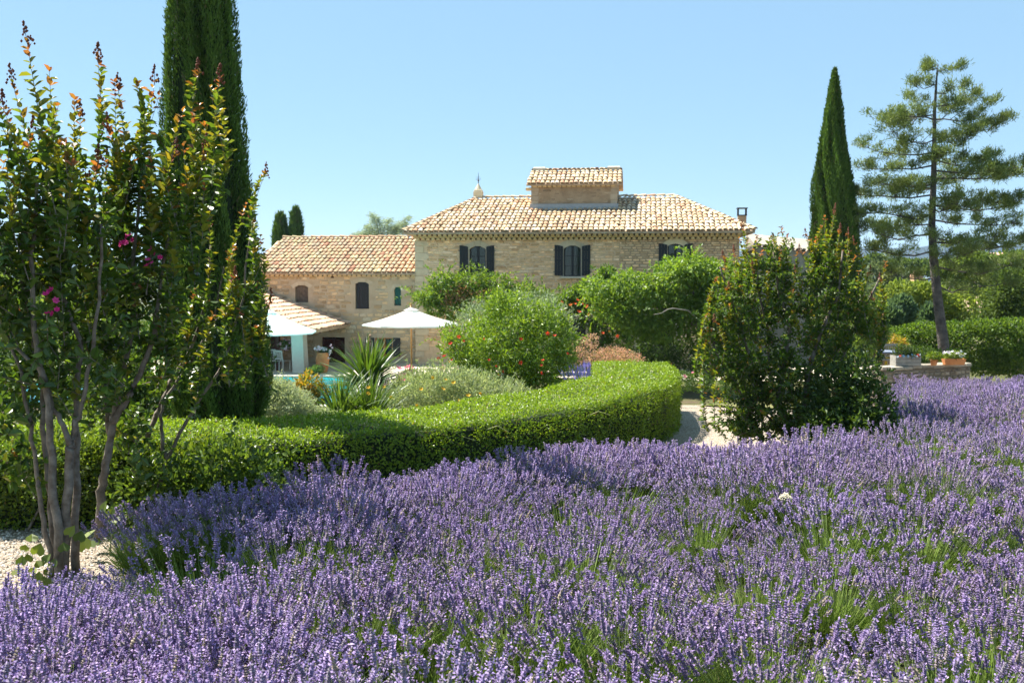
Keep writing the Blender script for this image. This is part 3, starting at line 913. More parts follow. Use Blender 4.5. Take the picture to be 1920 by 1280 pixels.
ridge_tiles(roof, A, B_, TILE_MAIN); ridge_tiles(roof, C_, D_, TILE_MAIN)
ridge_tiles(roof, B_, (uTL, VR, zr), TILE_MAIN); ridge_tiles(roof, D_, (uTR, VR, zr), TILE_MAIN)
# roof turret
zt0 = ze + rise * (VT0 + .55) / (VR + .55)
ztE = hl(1075, 343, VT0)[1]; vtm = (VT0 + VT1) / 2; ztR = hl(1075, 321, vtm)[1]
M['turret'] = mat_noise('brown_render', (.26, .19, .12), (.42, .32, .21), 2.2, .95, .7, .04, 9, .15)
mb = MB(); zb_ = zt0 - .9
gab = [(VT0, zb_), (VT1, zb_), (VT1, ztE), (vtm, ztR - .06), (VT0, ztE)]
Vv = [(uTL, y, z) for y, z in gab] + [(uTR, y, z) for y, z in gab]
mb.add(Vv, [(4, 3, 2, 1, 0), (5, 6, 7, 8, 9), (0, 1, 6, 5), (1, 2, 7, 6), (2, 3, 8, 7), (3, 4, 9, 8), (4, 0, 5, 9)])
tur = mb.build('turret', M['turret'], house)
POOL_T = stone_pool([(.34, .25, .16), (.38, .29, .19), (.42, .34, .24), (.30, .22, .14)], 14, .15)
spec = lay_stones(uTL + .1, uTR - .05, zt0 + .30, ztE - .12, [], (.10, .18), (.2, .5), .05, keep=.55)
stones(tur, spec, POOL_T, 80, M['stone'], VT0, .08, .008)
for (x, w_) in ((uTL + .18, .36), (uTR - .16, .32)):
    zz = zt0 + .2
    while zz < ztE - .1:
        h = random.uniform(.2, .3); h = min(h, ztE - zz)
        colored(MB().box((x, VT0 + .08, zz + h / 2), (w_ * random.uniform(.8, 1.1), .2, h - .015), bev=.01).build('quoin', M['dressed'], tur), pal(1, [(.40, .32, .23), (.44, .37, .27)], .08)[0]); zz += h
MB().box(((uTL + uTR) / 2, VT0 - .035, zt0 + .12), (uTR - uTL + .12, .07, .30), bev=.01).build('flashing', M['zinc'], tur)
MB().box((uTR + .05, (VT0 + VR) / 2, zt0 + rise * .16), (.05, VR - VT0, .16), rx=math.atan2(rise, VR + .55)).build('flashing', M['zinc'], tur)
MB().box((uTL - .14, VT0 + .1, ztE - .28), (.26, .3, .14), bev=.02).build('corbel', M['cornice'], tur)
cornice(tur, uTL, uTR, VT0, ztE - .20, 1, .16, .16)
ov = .22; sT = (ztR - ztE) / (vtm - VT0)
tz = ztE - ov * sT + .02
mb = MB(); eT = [(uTL - ov, VT0 - ov, tz), (uTR + ov, VT0 - ov, tz), (uTR + ov, vtm, ztR), (uTL - ov, vtm, ztR), (uTL - ov, VT1 + ov, tz), (uTR + ov, VT1 + ov, tz)]
mb.add(eT + [(x, y, z - .07) for x, y, z in eT], [(0, 1, 2, 3), (3, 2, 5, 4), (7, 6, 9, 8), (8, 9, 10, 11), (0, 6, 7, 1), (1, 7, 8, 2), (2, 8, 11, 5), (4, 10, 9, 3), (3, 9, 6, 0), (5, 11, 10, 4)])
troof = mb.build('turret_roof', M['deck'], house)
LT = uTR - uTL + 2 * ov; TT = math.hypot(vtm - VT0 + ov, ztR - tz)
tile_slope(troof, eT[0], (1, 0, 0), (0, vtm - VT0 + ov, ztR - tz), LT, TT, lambda s, t: t < TT - .1, TILE_MAIN, 120, .23, .46)
tile_slope(troof, eT[5], (-1, 0, 0), (0, -(VT1 - vtm + ov), ztR - tz), LT, math.hypot(VT1 + ov - vtm, ztR - tz), lambda s, t: t < 3, TILE_MAIN, 0, .23, .46)
ridge_tiles(troof, (uTL - .05, vtm, ztR), (uTR + .05, vtm, ztR), TILE_MAIN, .44)
for x in (uTL + .22, uTR - .22): MB().box((x, vtm, ztR + .13), (.66, .34, .17), bev=.04).build('ridge_end', M['coping'], troof)
# finial with its iron spike at the left end of the ridge
uF, zF = hl(897, 366, VR)
mb = MB(); mb.box((uF, VR, zF + .04), (.46, .46, .34), bev=.03); mb.box((uF, VR, zF + .24), (.40, .40, .10), bev=.03); mb.lathe([(.19, .28), (.15, .36), (.06, .52), (.02, .60)], 10, (uF, VR, zF))
fin = mb.build('finial', M['plaster'], house)
mb = MB(); mb.tube([(uF, VR, zF + .55), (uF, VR, zF + 1.16)], [.022, .008], 6); mb.tube([(uF - .14, VR, zF + .82), (uF + .14, VR, zF + .82)], .012, 5); mb.tube([(uF, VR - .14, zF + .82), (uF, VR + .14, zF + .82)], .012, 5)
mb.lathe([(.0, 0), (.05, .03), (.05, .06), (0, .1)], 8, (uF, VR, zF + .70)); mb.tube([(uF - .1, VR, zF + .92), (uF + .1, VR, zF + .92)], .009, 5)
mb.build('spike', M['metal'], fin)
# small chimney with an iron cowl on the right hip
uC, zC = hl(1391, 412, 4.2)
mb = MB(); mb.box((uC, 4.2, zC - .25), (.40, .40, .9), bev=.02); chm = mb.build('chimney', M['turret'], house)
mb = MB()
for sx_ in (-.19, .19):
    for sy in (-.17, .17): mb.box((uC + sx_, 4.2 + sy, zC + .38), (.06, .06, .30))
mb.box((uC, 4.2, zC + .555), (.52, .48, .05), bev=.01); mb.box((uC, 4.2, zC + .215), (.46, .42, .04))
mb.build('cowl', M['metal'], chm)

# ------------------------------------------------------------------ the lower wing
wing = thing('house_wing', 'lower stone wing with a pink and ochre tile roof left of the farmhouse', 'house', HO, -TH)
VW = .28
wL, wR = hl(455, 520, VW)[0], uL + .0
zwe = hl(630, 512, VW - .3)[1]; VWR = 5.0
zwr = hl(650, 447, VWR)[1]
Q1 = opening(553, 578, 534, 567, VW); Q2 = opening(666, 692, 528, 579, VW); Q3 = opening(739, 752, 537, 573, VW)
Q4 = opening(703, 736, 633, 668, VW); Q5 = opening(603, 647, 632, 690, VW); Q5 = (Q5[0], Q5[1], .03, Q5[3]); QV = opening(620, 626, 512, 521, VW)
wholes = [Q1, Q2, Q3, Q4, Q5, QV]
V, F = wall_cells(wL, wR, -.5, zwe - .06, VW, VW + .42, wholes)
wwall = mk('wall', V, F, M['mortar'], wing)
mb = MB(); WD = 2 * VWR
gl_ = [(VW + .42, -.5), (WD, -.5), (WD, zwe - .06), (VWR, zwr - .12), (VW + .42, zwe - .06)]
mb.add([(wL, y, z) for y, z in gl_] + [(wL + .4, y, z) for y, z in gl_], [(4, 3, 2, 1, 0), (5, 6, 7, 8, 9), (0, 1, 6, 5), (1, 2, 7, 6), (2, 3, 8, 7), (3, 4, 9, 8), (4, 0, 5, 9)])
mb.box(((wL + wR) / 2, WD - .2, zwe / 2 - .3), (wR - wL - .9, .4, zwe + .4)); mb.build('side_wall', M['mortar'], wing)
POOL_W = stone_pool([(.60, .44, .25), (.64, .50, .31), (.53, .39, .22), (.60, .51, .36), (.56, .40, .23), (.46, .37, .25)], 26, .16)
hw = [(q[0] - .14, q[1] + .14, q[2] - .12, q[3] + .16) for q in wholes[:4]] + [(Q5[0] - .1, Q5[1] + .1, 0, Q5[3] + .15), (QV[0] - .04, QV[1] + .04, QV[2] - .03, QV[3] + .03)]
stones(wwall, lay_stones(wL + .1, wR - .02, .3, zwe - .1, hw, (.13, .24), (.20, .62), .035), POOL_W, 300, M['stone'], VW, .1, .032)
cornice(wing, wL, wR, VW, zwe - .16, 1, .20, .15)
ewl = hl(462, 510, VW - .3)[0]
mb = MB(); eW = [(ewl, VW - .32, zwe), (wR, VW - .32, zwe), (wR, VWR, zwr), (ewl, VWR, zwr), (ewl, WD + .2, zwe), (wR, WD + .2, zwe)]
mb.add(eW + [(x, y, z - .08) for x, y, z in eW], [(0, 1, 2, 3), (3, 2, 5, 4), (7, 6, 9, 8), (8, 9, 10, 11), (0, 6, 7, 1), (1, 7, 8, 2), (2, 8, 11, 5), (4, 10, 9, 3), (3, 9, 6, 0), (5, 11, 10, 4)])
wroof = mb.build('roof', M['deck'], wing)
LW = wR - ewl; TW = math.hypot(VWR - VW + .32, zwr - zwe)
tile_slope(wroof, eW[0], (1, 0, 0), (0, VWR - VW + .32, zwr - zwe), LW, TW, lambda s, t: t < TW - .12, TILE_WING, 300, .236, .50)
tile_slope(wroof, eW[5], (-1, 0, 0), (0, -(WD + .2 - VWR), zwr - zwe), LW, TW, lambda s, t: t < TW - .12, TILE_WING, 0, .30, .53)
ridge_tiles(wroof, (ewl, VWR, zwr), (wR, VWR, zwr), TILE_WING, .5)
# wing openings
def plank_leaf(parent, q, v, mat, n, name='shutter', gap=.01, rail=True):
    mb = MB(); w = (q[1] - q[0]) / n
    for i in range(n): mb.box((q[0] + w * (i + .5), v + .004 * (i % 2), (q[2] + q[3]) / 2), (w - gap, .035, q[3] - q[2] - .02))
    if rail:
        for zz in (q[2] + .15, q[3] - .2): mb.box(((q[0] + q[1]) / 2, v - .028, zz), (q[1] - q[0] - .04, .02, .08))
    return mb.build(name, M[mat], parent)
M['brown_paint'] = mat_noise('old_brown_wood', (.10, .075, .055), (.19, .15, .11), 9, .8, .3)
M['teal'] = mat_plain('teal_paint', (.012, .10, .085), .5, .35)
M['red_wood'] = mat_noise('dark_red_wood', (.055, .018, .012), (.09, .03, .02), 10, .6, .2)
s_ = plank_leaf(wing, Q1, VW + .16, 'brown_paint', 4, 'shutter'); s_['label'] = 'small brown board shutter, closed'
s_ = plank_leaf(wing, Q2, VW + .14, 'charcoal', 4, 'shutter'); s_['label'] = 'tall charcoal board shutter, closed'
s_ = plank_leaf(wing, Q3, VW + .14, 'teal', 2, 'shutter'); s_['label'] = 'narrow teal shutter, closed'
for q in (Q1, Q2, Q3): voussoirs(wwall, q, 3, .09, .20, VW - .012, VW + .14, .12)
window(wing, Q4, VW + .15, True, 'net_curtain', 1, 'wood')
sA, sB = hl(686, 640, VW), hl(702, 640, VW); sC, sD = hl(737, 640, VW), hl(751, 640, VW)
shutter(wing, sA[0], sB[0], Q4[2], Q4[3], VW - .045); shutter(wing, sC[0], sD[0], Q4[2], Q4[3], VW - .045)
mb = MB(); nsl = 16
for i in range(nsl):
    zz = Q5[2] + .1 + (Q5[3] - Q5[2] - .2) * (i + .5) / nsl
    mb.box(((Q5[0] + Q5[1]) / 2, VW + .16, zz), (Q5[1] - Q5[0] - .16, .03, .09), rx=.5)
lv = mb.build('door', M['red_wood'], wing)
mb = MB()
for x in (Q5[0] + .04, Q5[1] - .04, (Q5[0] + Q5[1]) / 2): mb.box((x, VW + .15, (Q5[2] + Q5[3]) / 2), (.08, .06, Q5[3] - Q5[2]))
mb.build('frame', M['red_wood'], lv)
MB().box(((QV[0] + QV[1]) / 2, VW + .2, (QV[2] + QV[3]) / 2), (QV[1] - QV[0], .03, QV[3] - QV[2])).build('vent', M['red_wood'], wing)

# ------------------------------------------------------------------ pool house: lean-to roof in front of the wing
ph = thing('pool_house', 'open pool house with a sloping red tile roof and a pale pillar', 'pool house', HO, -TH)
uE, zE = hl(657, 607, VW)
uT, zT = hl(495, 549, VW)
sl2 = (zT - zE) / (uT - uE)                       # slope along u
uTop = uE - 6.6; zTop = zE + sl2 * (uTop - uE)
VN = -5.1
mb = MB(); eP = [(uE, VN, zE), (uE, VW - .01, zE), (uTop, VW - .01, zTop), (uTop, VN, zTop)]
mb.add(eP + [(x, y, z - .12) for x, y, z in eP], [(0, 1, 2, 3), (7, 6, 5, 4), (0, 4, 5, 1), (1, 5, 6, 2), (2, 6, 7, 3), (3, 7, 4, 0)])
proof = mb.build('roof', M['deck'], ph)
TP = math.hypot(uE - uTop, zTop - zE)
tile_slope(proof, eP[0], (0, 1, 0), (uTop - uE, 0, zTop - zE), VW - VN, TP, lambda s, t: t < TP - .1, TILE_RED, 260, .215, .44)
zl = z0 + 0
M['pillar'] = mat_noise('limewashed_pillar', (.58, .55, .47), (.70, .66, .56), 2, .9, .25)
ua_, _ = hl(546, 660, VN + .55); ub_, _ = hl(566, 660, VN + .55)
pw = ub_ - ua_
mb = MB()
b0, b1 = [(ua_ + .05, VN + .55), (ub_ + .10, VN + .55), (ub_ + .10, VN + 1.15), (ua_ + .05, VN + 1.15)], [(ua_ - .02, VN + .58), (ub_ + .02, VN + .58), (ub_ + .02, VN + 1.1), (ua_ - .02, VN + 1.1)]
zt_p = zE + sl2 * (ua_ - uE) - .14
mb.add([(x, y, -.1) for x, y in b0] + [(x, y, zt_p) for x, y in b1], [(0, 1, 5, 4), (1, 2, 6, 5), (2, 3, 7, 6), (3, 0, 4, 7), (4, 5, 6, 7), (3, 2, 1, 0)])
mb.build('pillar', M['pillar'], ph)
MB().box((uTop + .2, (VN + VW) / 2, zTop / 2 - .4), (.35, VW - VN - .1, zTop + .3)).build('side_wall', M['mortar'], ph)
mb = MB(); mb.box(((uE + uTop) / 2 - .2, VN + .85, (zE + zTop) / 2 - .24), (TP - .5, .2, .22), ry=-math.atan(sl2)); 
for v_ in (-3.4, -2.0, -.7): mb.box(((uE + uTop) / 2 - .1, v_, (zE + zTop) / 2 - .20), (TP - .3, .10, .14), ry=-math.atan(sl2))
mb.build('rafter', M['red_wood'], ph)
MB().box((uTop + 1.9, -1.1, 1.25), (3.4, .08, 2.3)).build('dark_backing_panel', M['red_wood'], ph)  # dark wood panel added so the open interior reads dark
MB().box((hl(521, 660, VN + 1.2)[0], VN + 1.2, 1.1), (.14, .14, 2.3)).build('post', M['red_wood'], ph)

# ------------------------------------------------------------------ clipped hedge
def spline(pl, n):
    pl = np.array(pl, float)
    s = np.concatenate([[0], np.cumsum(np.linalg.norm(np.diff(pl, axis=0), axis=1))]); t = np.linspace(0, s[-1], n)
    q = np.stack([np.interp(t, s, pl[:, k]) for k in range(pl.shape[1])], 1)
    for _ in range(3):
        q[1:-1] = q[:-2] * .25 + q[1:-1] * .5 + q[2:] * .25
    return q
nH = 120
hf = spline(HEDGE_FRONT, nH)
tg = unit(np.gradient(hf, axis=0)); left = np.stack([-tg[:, 1], tg[:, 0]], 1)
hb = hf + left * (HW + .0 * hf[:, :1])
ztop = np.interp(hf[:, 1], [8.5, 8.9, 9.4, 12, 15, 18], [.76, .74, .70, .63, .62, .60])
sH = np.linspace(0, 1, nH)
lens = np.concatenate([[0], np.cumsum(np.linalg.norm(np.diff(hf, axis=0), axis=1))])
def ring(inset):
    zf = gz(hf[:, 0], hf[:, 1]); zb_ = gz(hb[:, 0], hb[:, 1])
    f = hf + left * inset; b = hb - left * inset; r_ = .04
    ptsf = [np.c_[f, zf - .05], np.c_[f, ztop - inset - r_], np.c_[f + left * r_, ztop - inset], np.c_[b - left * r_, ztop - inset], np.c_[b, ztop - inset - r_], np.c_[b, zb_ - .05]]
    return np.stack(ptsf, 1)
rg = ring(.06)
hedge = thing('clipped_hedge', 'long low clipped box hedge curving from the left to the path', 'hedge', (0, 0, 0), 0)
q = np.arange(nH * 6).reshape(nH, 6)
Fh = [tuple(r) for r in np.stack([q[:-1, :-1], q[1:, :-1], q[1:, 1:], q[:-1, 1:]], -1).reshape(-1, 4)] + [tuple(q[-1]), tuple(q[0][::-1])]
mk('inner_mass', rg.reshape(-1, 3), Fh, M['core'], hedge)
rg0 = ring(0.0)
def hedge_leaves(n, strip, ln, wd, cols, push=.02, name='foliage'):
    """scatter leaves on the strip between ring points strip and strip+1"""
    a, b = rg0[:, strip], rg0[:, strip + 1]
    seg = lens / lens[-1]
    t = rng.random(n); i = np.clip(np.searchsorted(seg, t) - 1, 0, nH - 2); f = ((t - seg[i]) / (seg[i + 1] - seg[i]))[:, None]
    k = rng.random((n, 1))
    A = a[i] * (1 - f) + a[i + 1] * f; B = b[i] * (1 - f) + b[i + 1] * f
    p = A * (1 - k) + B * k
    tt = np.c_[tg[i], np.zeros(n)]; nr = unit(np.cross(tt, B - A)); nr = np.where((strip >= 2) & (nr[:, 2:] < 0), -nr, nr)
    return p, nr
allp, alln = [], []
for strip, n in ((0, 38000), (1, 9000), (2, 52000), (3, 5000), (4, 9000)):
    p, nr = hedge_leaves(n, strip, .03, .015, None)
    c0 = np.array([np.interp(p[:, 1], hf[:, 1], hf[:, 0]), p[:, 1]]).T
    if strip <= 1:
        ctr = np.array([1.0, 16.0])
        out = p[:, :2] - ctr; s_ = np.sign((nr[:, :2] * out).sum(1, keepdims=True)); s_[s_ == 0] = 1; nr = nr * s_
    if strip >= 3:
        ctr = np.array([1.0, 16.0])
        out = p[:, :2] - ctr; s_ = -np.sign((nr[:, :2] * out).sum(1, keepdims=True)); s_[s_ == 0] = 1; nr = nr * s_
    if strip == 2: nr[:, 2] = np.abs(nr[:, 2])
    allp.append(p); alln.append(nr)
# the cut end of the hedge
n = 6000
e0, e1 = hf[-1], hb[-1]; k = rng.random((n, 1)); ze_ = rng.random(n)
pe = np.c_[e0 * (1 - k) + e1 * k, np.zeros(n)]; g0 = gz(pe[:, 0], pe[:, 1]); pe[:, 2] = g0 + (ztop[-1] - g0) * ze_
allp.append(pe); alln.append(np.tile(np.r_[tg[-1], 0], (n, 1)))
p = np.concatenate(allp); nr = unit(np.concatenate(alln)); n = len(p)
wob = .022 * (np.sin(p[:, 0] * 2.3 + p[:, 1] * 1.7) + np.sin(p[:, 0] * 5.1 - p[:, 1] * 3.3) * .6 + np.sin(p[:, 1] * 7 + p[:, 0] * 9) * .35)
p = p + nr * (wob + rng.normal(0, .022, n))[:, None]
# a seam where two plants meet
xs_ = np.interp(10.65, hf[:, 1], hf[:, 0])
dist = np.abs(p[:, 0] - xs_ - .12 * np.sin(p[:, 2] * 9)); seam = (dist < .05) & (nr[:, 2] < .5) & (rng.random(n) < .85)
p, nr = p[~seam], nr[~seam]; n = len(p)
d = unit(nr * .35 + rand_dirs(n, .2)); nn = unit(nr * 1.3 + rand_dirs(n) * .5)
c = pal(n, [(.155, .225, .016), (.125, .19, .015), (.185, .25, .02), (.095, .155, .014)], .22)
topm = nr[:, 2] > .6
old = rng.random(n) < .02; c[old] = pal(int(old.sum()), [(.16, .09, .03), (.20, .15, .05)], .2)
leaves('foliage', p, d, nn, rng.uniform(.026, .046, n), rng.uniform(.014, .024, n), c, M['hedge_leaf'], hedge)
# stray grass stems sticking out of the face
mb = MB()
for (px, py) in ((1095, 780), (1100, 800), (1130, 785), (1090, 815), (850, 830), (893, 825), (1060, 770), (915, 805)):
    i = int(np.argmin(np.abs(hf[:, 0] / hf[:, 1] - (px - 960) / FPX))); b0 = np.r_[hf[i] - left[i] * .03, 0]; b0[2] = P(px, py, hf[i][1])[2]
    a = random.uniform(-1, 1); e_ = b0 + np.array([math.cos(a) * .3 * random.choice((-1, 1)), -.06, random.uniform(-.06, .18)]); mid = (b0 + e_) / 2 + np.array([0, -.03, .06])
    mb.tube([b0, mid, e_], [.0035, .003, .0015], 4)
mb.build('stray_stem', mat_plain('dry_stem', (.32, .33, .14), .8), hedge)
# the unclipped end of the hedge on the left
hb_ = at(430, 8.5)
bush('loose_shrub', 'loose leafy shrub growing out of the hedge below the tall cypress', 'shrub', hb_,
     [(0, .1, .42, .42, .4, .38), (.25, 0, .5, .25, .3, .30), (-.3, .05, .4, .35, .35, .33), (-.05, 0, .66, .22, .25, .18), (-.7, .1, .35, .4, .35, .33), (.15, 0, .2, .5, .35, .2)],
     4200, .062, .034, [(.055, .10, .018), (.075, .125, .022), (.04, .075, .015), (.10, .145, .03)], 'leaf_gloss', .35, .9, .5, True, sprays=90)
hb_ = at(60, 8.8)
bush('loose_shrub', 'bright leafy shrub behind the crape myrtle stems on the far left', 'shrub', hb_,
     [(0, .1, .45, .8, .4, .42), (.9, .1, .5, .7, .4, .36), (-.6, .1, .55, .6, .4, .42), (.4, .1, .72, .5, .35, .22), (1.5, .2, .6, .45, .35, .26)],
     9000, .05, .03, [(.075, .115, .02), (.06, .095, .016), (.11, .15, .025), (.05, .085, .016)], 'leaf', .4, .8, .5)

# ------------------------------------------------------------------ cypresses
def cypress(label, base, profile, n, ln, wd, group=None, lean=None, cols=None):
    """columnar cypress from (height, centre offset, half width) rows; flame-like upright sprays on a dense body"""
    t = thing('cypress_tree', label, 'tree', base, 0, group)
    pr = np.array(profile, float)
    H = pr[-1, 0]
    def sect(z): return np.interp(z, pr[:, 0], pr[:, 1]), np.interp(z, pr[:, 0], pr[:, 2])
    zs = np.linspace(pr[0, 0], H * .985, 60); V = []
    nn_ = 18
    for z in zs:
        c0, r0 = sect(z)
        for k in range(nn_):
            a = 6.283 * k / nn_; r = max(.01, r0 * .86 * (1 + .05 * math.sin(a * 5 + z * 1.3)))
            V.append((c0 + r * math.cos(a), r * math.sin(a), z))
    q = np.arange(len(zs) * nn_).reshape(len(zs), nn_)
    F = [(q[i, k], q[i, (k + 1) % nn_], q[i + 1, (k + 1) % nn_], q[i + 1, k]) for i in range(len(zs) - 1) for k in range(nn_)] + [tuple(q[-1])]
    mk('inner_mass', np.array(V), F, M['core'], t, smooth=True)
    z = pr[0, 0] + (H - pr[0, 0]) * rng.random(n * 2)
    c0, r0 = sect(z); keep = rng.random(n * 2) < (r0 / r0.max() * .9 + .1); z, c0, r0 = z[keep], c0[keep], r0[keep]; n = len(z)
    a = rng.uniform(0, 6.283, n)
    # vertical ribs and clumps
    rib = .085 * np.sin(a * 9 + z * 1.1 + 2 * np.sin(z * .9)) + .07 * np.sin(a * 4 - z * 1.5) + .05 * np.sin(a * 15 + z * 5)
    r = r0 * (.93 + rib + rng.normal(0, .045, n))
    p = np.stack([c0 + r * np.cos(a), r * np.sin(a), z], 1)
    out = np.stack([np.cos(a), np.sin(a), np.zeros(n)], 1)
    d = unit(np.array([0, 0, 1.]) * 1.0 + out * rng.uniform(.15, .55, (n, 1)) + rng.normal(0, .22, (n, 3)))
    nn2 = unit(out + rng.normal(0, .5, (n, 3)))
    col = pal(n, cols or [(.060, .108, .020), (.048, .092, .017), (.080, .135, .025), (.068, .118, .022)], .2)
    tn = 1 + .35 * np.sin(a * 7 + z * 1.7 + 3 * np.sin(z * .6 + a)) * np.sin(a * 3 - z * .8); col = col * np.clip(tn, .6, 1.4)[:, None]
    br = rng.random(n) < np.where(np.sin(a * 5 + 1) * np.sin(z * 1.9 + a * 2) > .93, .25, .015); col[br] = pal(int(br.sum()), [(.12, .10, .05), (.08, .07, .04)], .2)
    leaves('foliage', p, d, nn2, ln * rng.uniform(.6, 1.4, n), wd * rng.uniform(.7, 1.3, n), col, M['needle'], t)
    MB().tube([(pr[0, 1], 0, -.1), (pr[0, 1], 0, pr[0, 0] + .4)], [.14, .11], 8).build('trunk', M['bark'], t, True)
    return t

d0 = 11.3; b = at(408, d0)
def prof_px(rows, d, base):
    out = []
    for py, xl, xr in rows:
        z = P(960, py, d)[2] - base[2]; xa, xb = P(xl, py, d)[0], P(xr, py, d)[0]
        out.append((z, (xa + xb) / 2 - base[0], (xb - xa) / 2))
    return sorted(out)
cypress('tall dark cypress rising out of the frame behind the left crape myrtles', b,
        prof_px([(838, 380, 455), (800, 345, 485), (740, 326, 499), (640, 318, 500), (520, 314, 486), (400, 314, 466), (250, 314, 450), (120, 316, 441), (0, 321, 434), (-180, 332, 420), (-400, 352, 398), (-560, 372, 380)], d0, b), 95000, .050, .017)
d1 = 31.0; b = at(1567, d1)
cypress('slim pointed cypress to the right of the farmhouse', b,
        prof_px([(720, 1535, 1600), (640, 1524, 1610), (500, 1524, 1609), (440, 1525, 1605), (330, 1530, 1592), (240, 1544, 1581), (180, 1554, 1574), (150, 1560, 1570), (131, 1564, 1566)], d1, b), 52000, .10, .038)
for (px, py, hw, lab) in ((526, 403, 11, 'small distant cypress behind the wing roof, the blunter one on the left'), (555, 393, 10, 'small distant cypress behind the wing roof, the taller one on the right')):
    d2 = 78.0; b = at(px, d2)
    rows = [(560, px - hw, px + hw), (440, px - hw, px + hw), (py + 12, px - hw * .6, px + hw * .6), (py, px - 1, px + 1)]
    cypress(lab, b, prof_px(rows, d2, b), 5000, .4, .12, 'small cypresses behind the wing')

# ------------------------------------------------------------------ crape myrtles
LEAF_G = [(.045, .090, .014), (.062, .115, .016), (.085, .135, .02), (.038, .075, .014)]
LEAF_Y = [(.17, .18, .02), (.14, .17, .02), (.20, .16, .02)]
LEAF_R = [(.26, .10, .035), (.22, .12, .03), (.20, .07, .035)]

def crape(label, base, stems, shoots, body, ln, mat='leaf_gloss', n_ind=200, twigs=260, inner=14, blossoms=(), big=1.0, group='crape myrtles'):
    """multi-stemmed crape myrtle: stems are polylines, shoots are (root, tip) pairs with paired leaves, body are (x,y,z,rx,ry,rz) leafy clumps"""
    t = thing('crape_myrtle', label, 'tree', base, 0, group)
    B = np.array(base)
    for pts, r0, r1 in stems:
        pts = [np.array(p) - B for p in pts]
        rr = np.linspace(r0, r1, len(pts))
        # smooth the stem a little
        q = []
        for i in range(len(pts) - 1):
            for k in range(4):
                f = k / 4; jit = rng.normal(0, .006, 3)
                q.append((pts[i] * (1 - f) + pts[i + 1] * f + jit, rr[i] * (1 - f) + rr[i + 1] * f))
        q.append((pts[-1], rr[-1]))
        MB().tube([a for a, _ in q], [a for _, a in q], 8, wob=.06).build('stem', M['bark'], t, True)
    bodies = np.array(body)
    pos, dirs, nrm, size, col = [], [], [], [], []
    fresh = []
    tw = MB(); pan = MB(); panc = []
    def shoot(a, b, red, step, L, top=False):
        a, b = np.array(a, float) - B, np.array(b, float) - B
        v = b - a; H = np.linalg.norm(v); v /= H
        bend = unit(rng.normal(size=3)) * H * .15
        npair = max(3, int(H / step)); s0 = unit(np.cross(v, rng.normal(size=3))); s1 = np.cross(v, s0)
        tw.tube([a, (a + b) / 2 + bend, b], [.0045 * big, .0035 * big, .0015 * big], 3, False)
        for i in range(npair):
            f = (i + .5) / npair
            p = a * (1 - f) ** 2 + 2 * f * (1 - f) * ((a + b) / 2 + bend * 2) + b * f ** 2
            sd = s0 if i % 2 else s1
            taper = 1.0 if f < .6 else 1 - (f - .6) * 1.1
            for sg in (1, -1):
                d = unit(sd * sg + v * (.45 + .5 * f) + rng.normal(0, .38, 3))
                pos.append(p); dirs.append(d); nrm.append(unit(v + rng.normal(0, .25, 3) - d * .3)); size.append(L * taper * rng.uniform(.6, 1.25)); fresh.append(top)
                if red and f > .9: c = pal(1, LEAF_R)[0]
                elif red and f > .45: c = pal(1, LEAF_Y + LEAF_G[1:3])[0]
                else: c = pal(1, LEAF_G + (LEAF_Y[:1] if rng.random() < .3 else []))[0]
                col.append(c)
        return b, v
    for a, b, kind in shoots:
        if rng.random() < .4:
            o_ = rng.normal(0, 1, 3) * np.array([.5, .7, .5]) * ln * 1.6; shoot(np.array(a) + o_ * .6, np.array(b) * .72 + np.array(a) * .28 + o_, True, ln * .42, ln)
        tip, v = shoot(a, b, True, ln * .36, ln * 1.12, True)
        if kind:            # a bud panicle at the tip
            for k in range(26):
                f = rng.random() ** .8; o = unit(rng.normal(size=3)); o[2] *= .5
                p = tip + v * ln * 1.9 * (f - .25) + o * ln * .62 * (1 - f)
                s = ln * rng.uniform(.08, .15)
                pan.add([p + np.array(q) * s for q in ((1, 0, 0), (0, 1, 0), (-1, 0, 0), (0, -1, 0), (0, 0, 1.2), (0, 0, -1.2))], [(0, 1, 4), (1, 2, 4), (2, 3, 4), (3, 0, 4), (1, 0, 5), (2, 1, 5), (3, 2, 5), (0, 3, 5)])
                panc.append(pal(1, [(.22, .07, .05), (.28, .13, .07), (.15, .06, .035)])[0])
            pan.tube([tip - v * ln * .5, tip + v * ln * 1.4], .0022 * big, 3, False); panc += [np.array((.16, .07, .04))] * 1
    for _ in range(twigs):
        p0, nr = in_blobs(bodies, 1, .15)
        up = unit(nr[0] * .9 + np.array([0, 0, .65]) + rng.normal(0, .75, 3)); Ls = ln * rng.uniform(2.5, 6.0)
        shoot(p0[0] + B * 1 - up * Ls * .6 + 0, p0[0] + B + up * Ls * .4, rng.random() < .13, ln * .46, ln)
    pos, dirs, nrm, size, col = map(np.array, (pos, dirs, nrm, size, col))
    fresh = np.array(fresh)
    # the leaves that show largest: each its own object
    cand = np.where(fresh)[0]; rng.shuffle(cand); cand = cand[:n_ind]
    protos = []
    for i in range(min(16, len(cand))):
        pass
    mask = np.ones(len(pos), bool); mask[cand] = False
    leaves('foliage', pos[mask], dirs[mask], nrm[mask], size[mask], size[mask] * .56, col[mask], M[mat], t, True)['kind'] = 'stuff'
    pool = []
    for k in range(14):
        cc = pal(1, LEAF_G[1:] + LEAF_Y + LEAF_Y + (LEAF_R if k < 3 else []))[0]
        V, F, _ = leaf_geo(np.zeros((1, 3)), np.array([[0, 1., 0]]), np.array([[0, 0, 1.]]), 1.0, .56, True, .25 * rng.uniform(.5, 1.4))
        pool.append((V, [tuple(f) for f in F], np.tile(cc, (len(V), 1))))
    ms = []
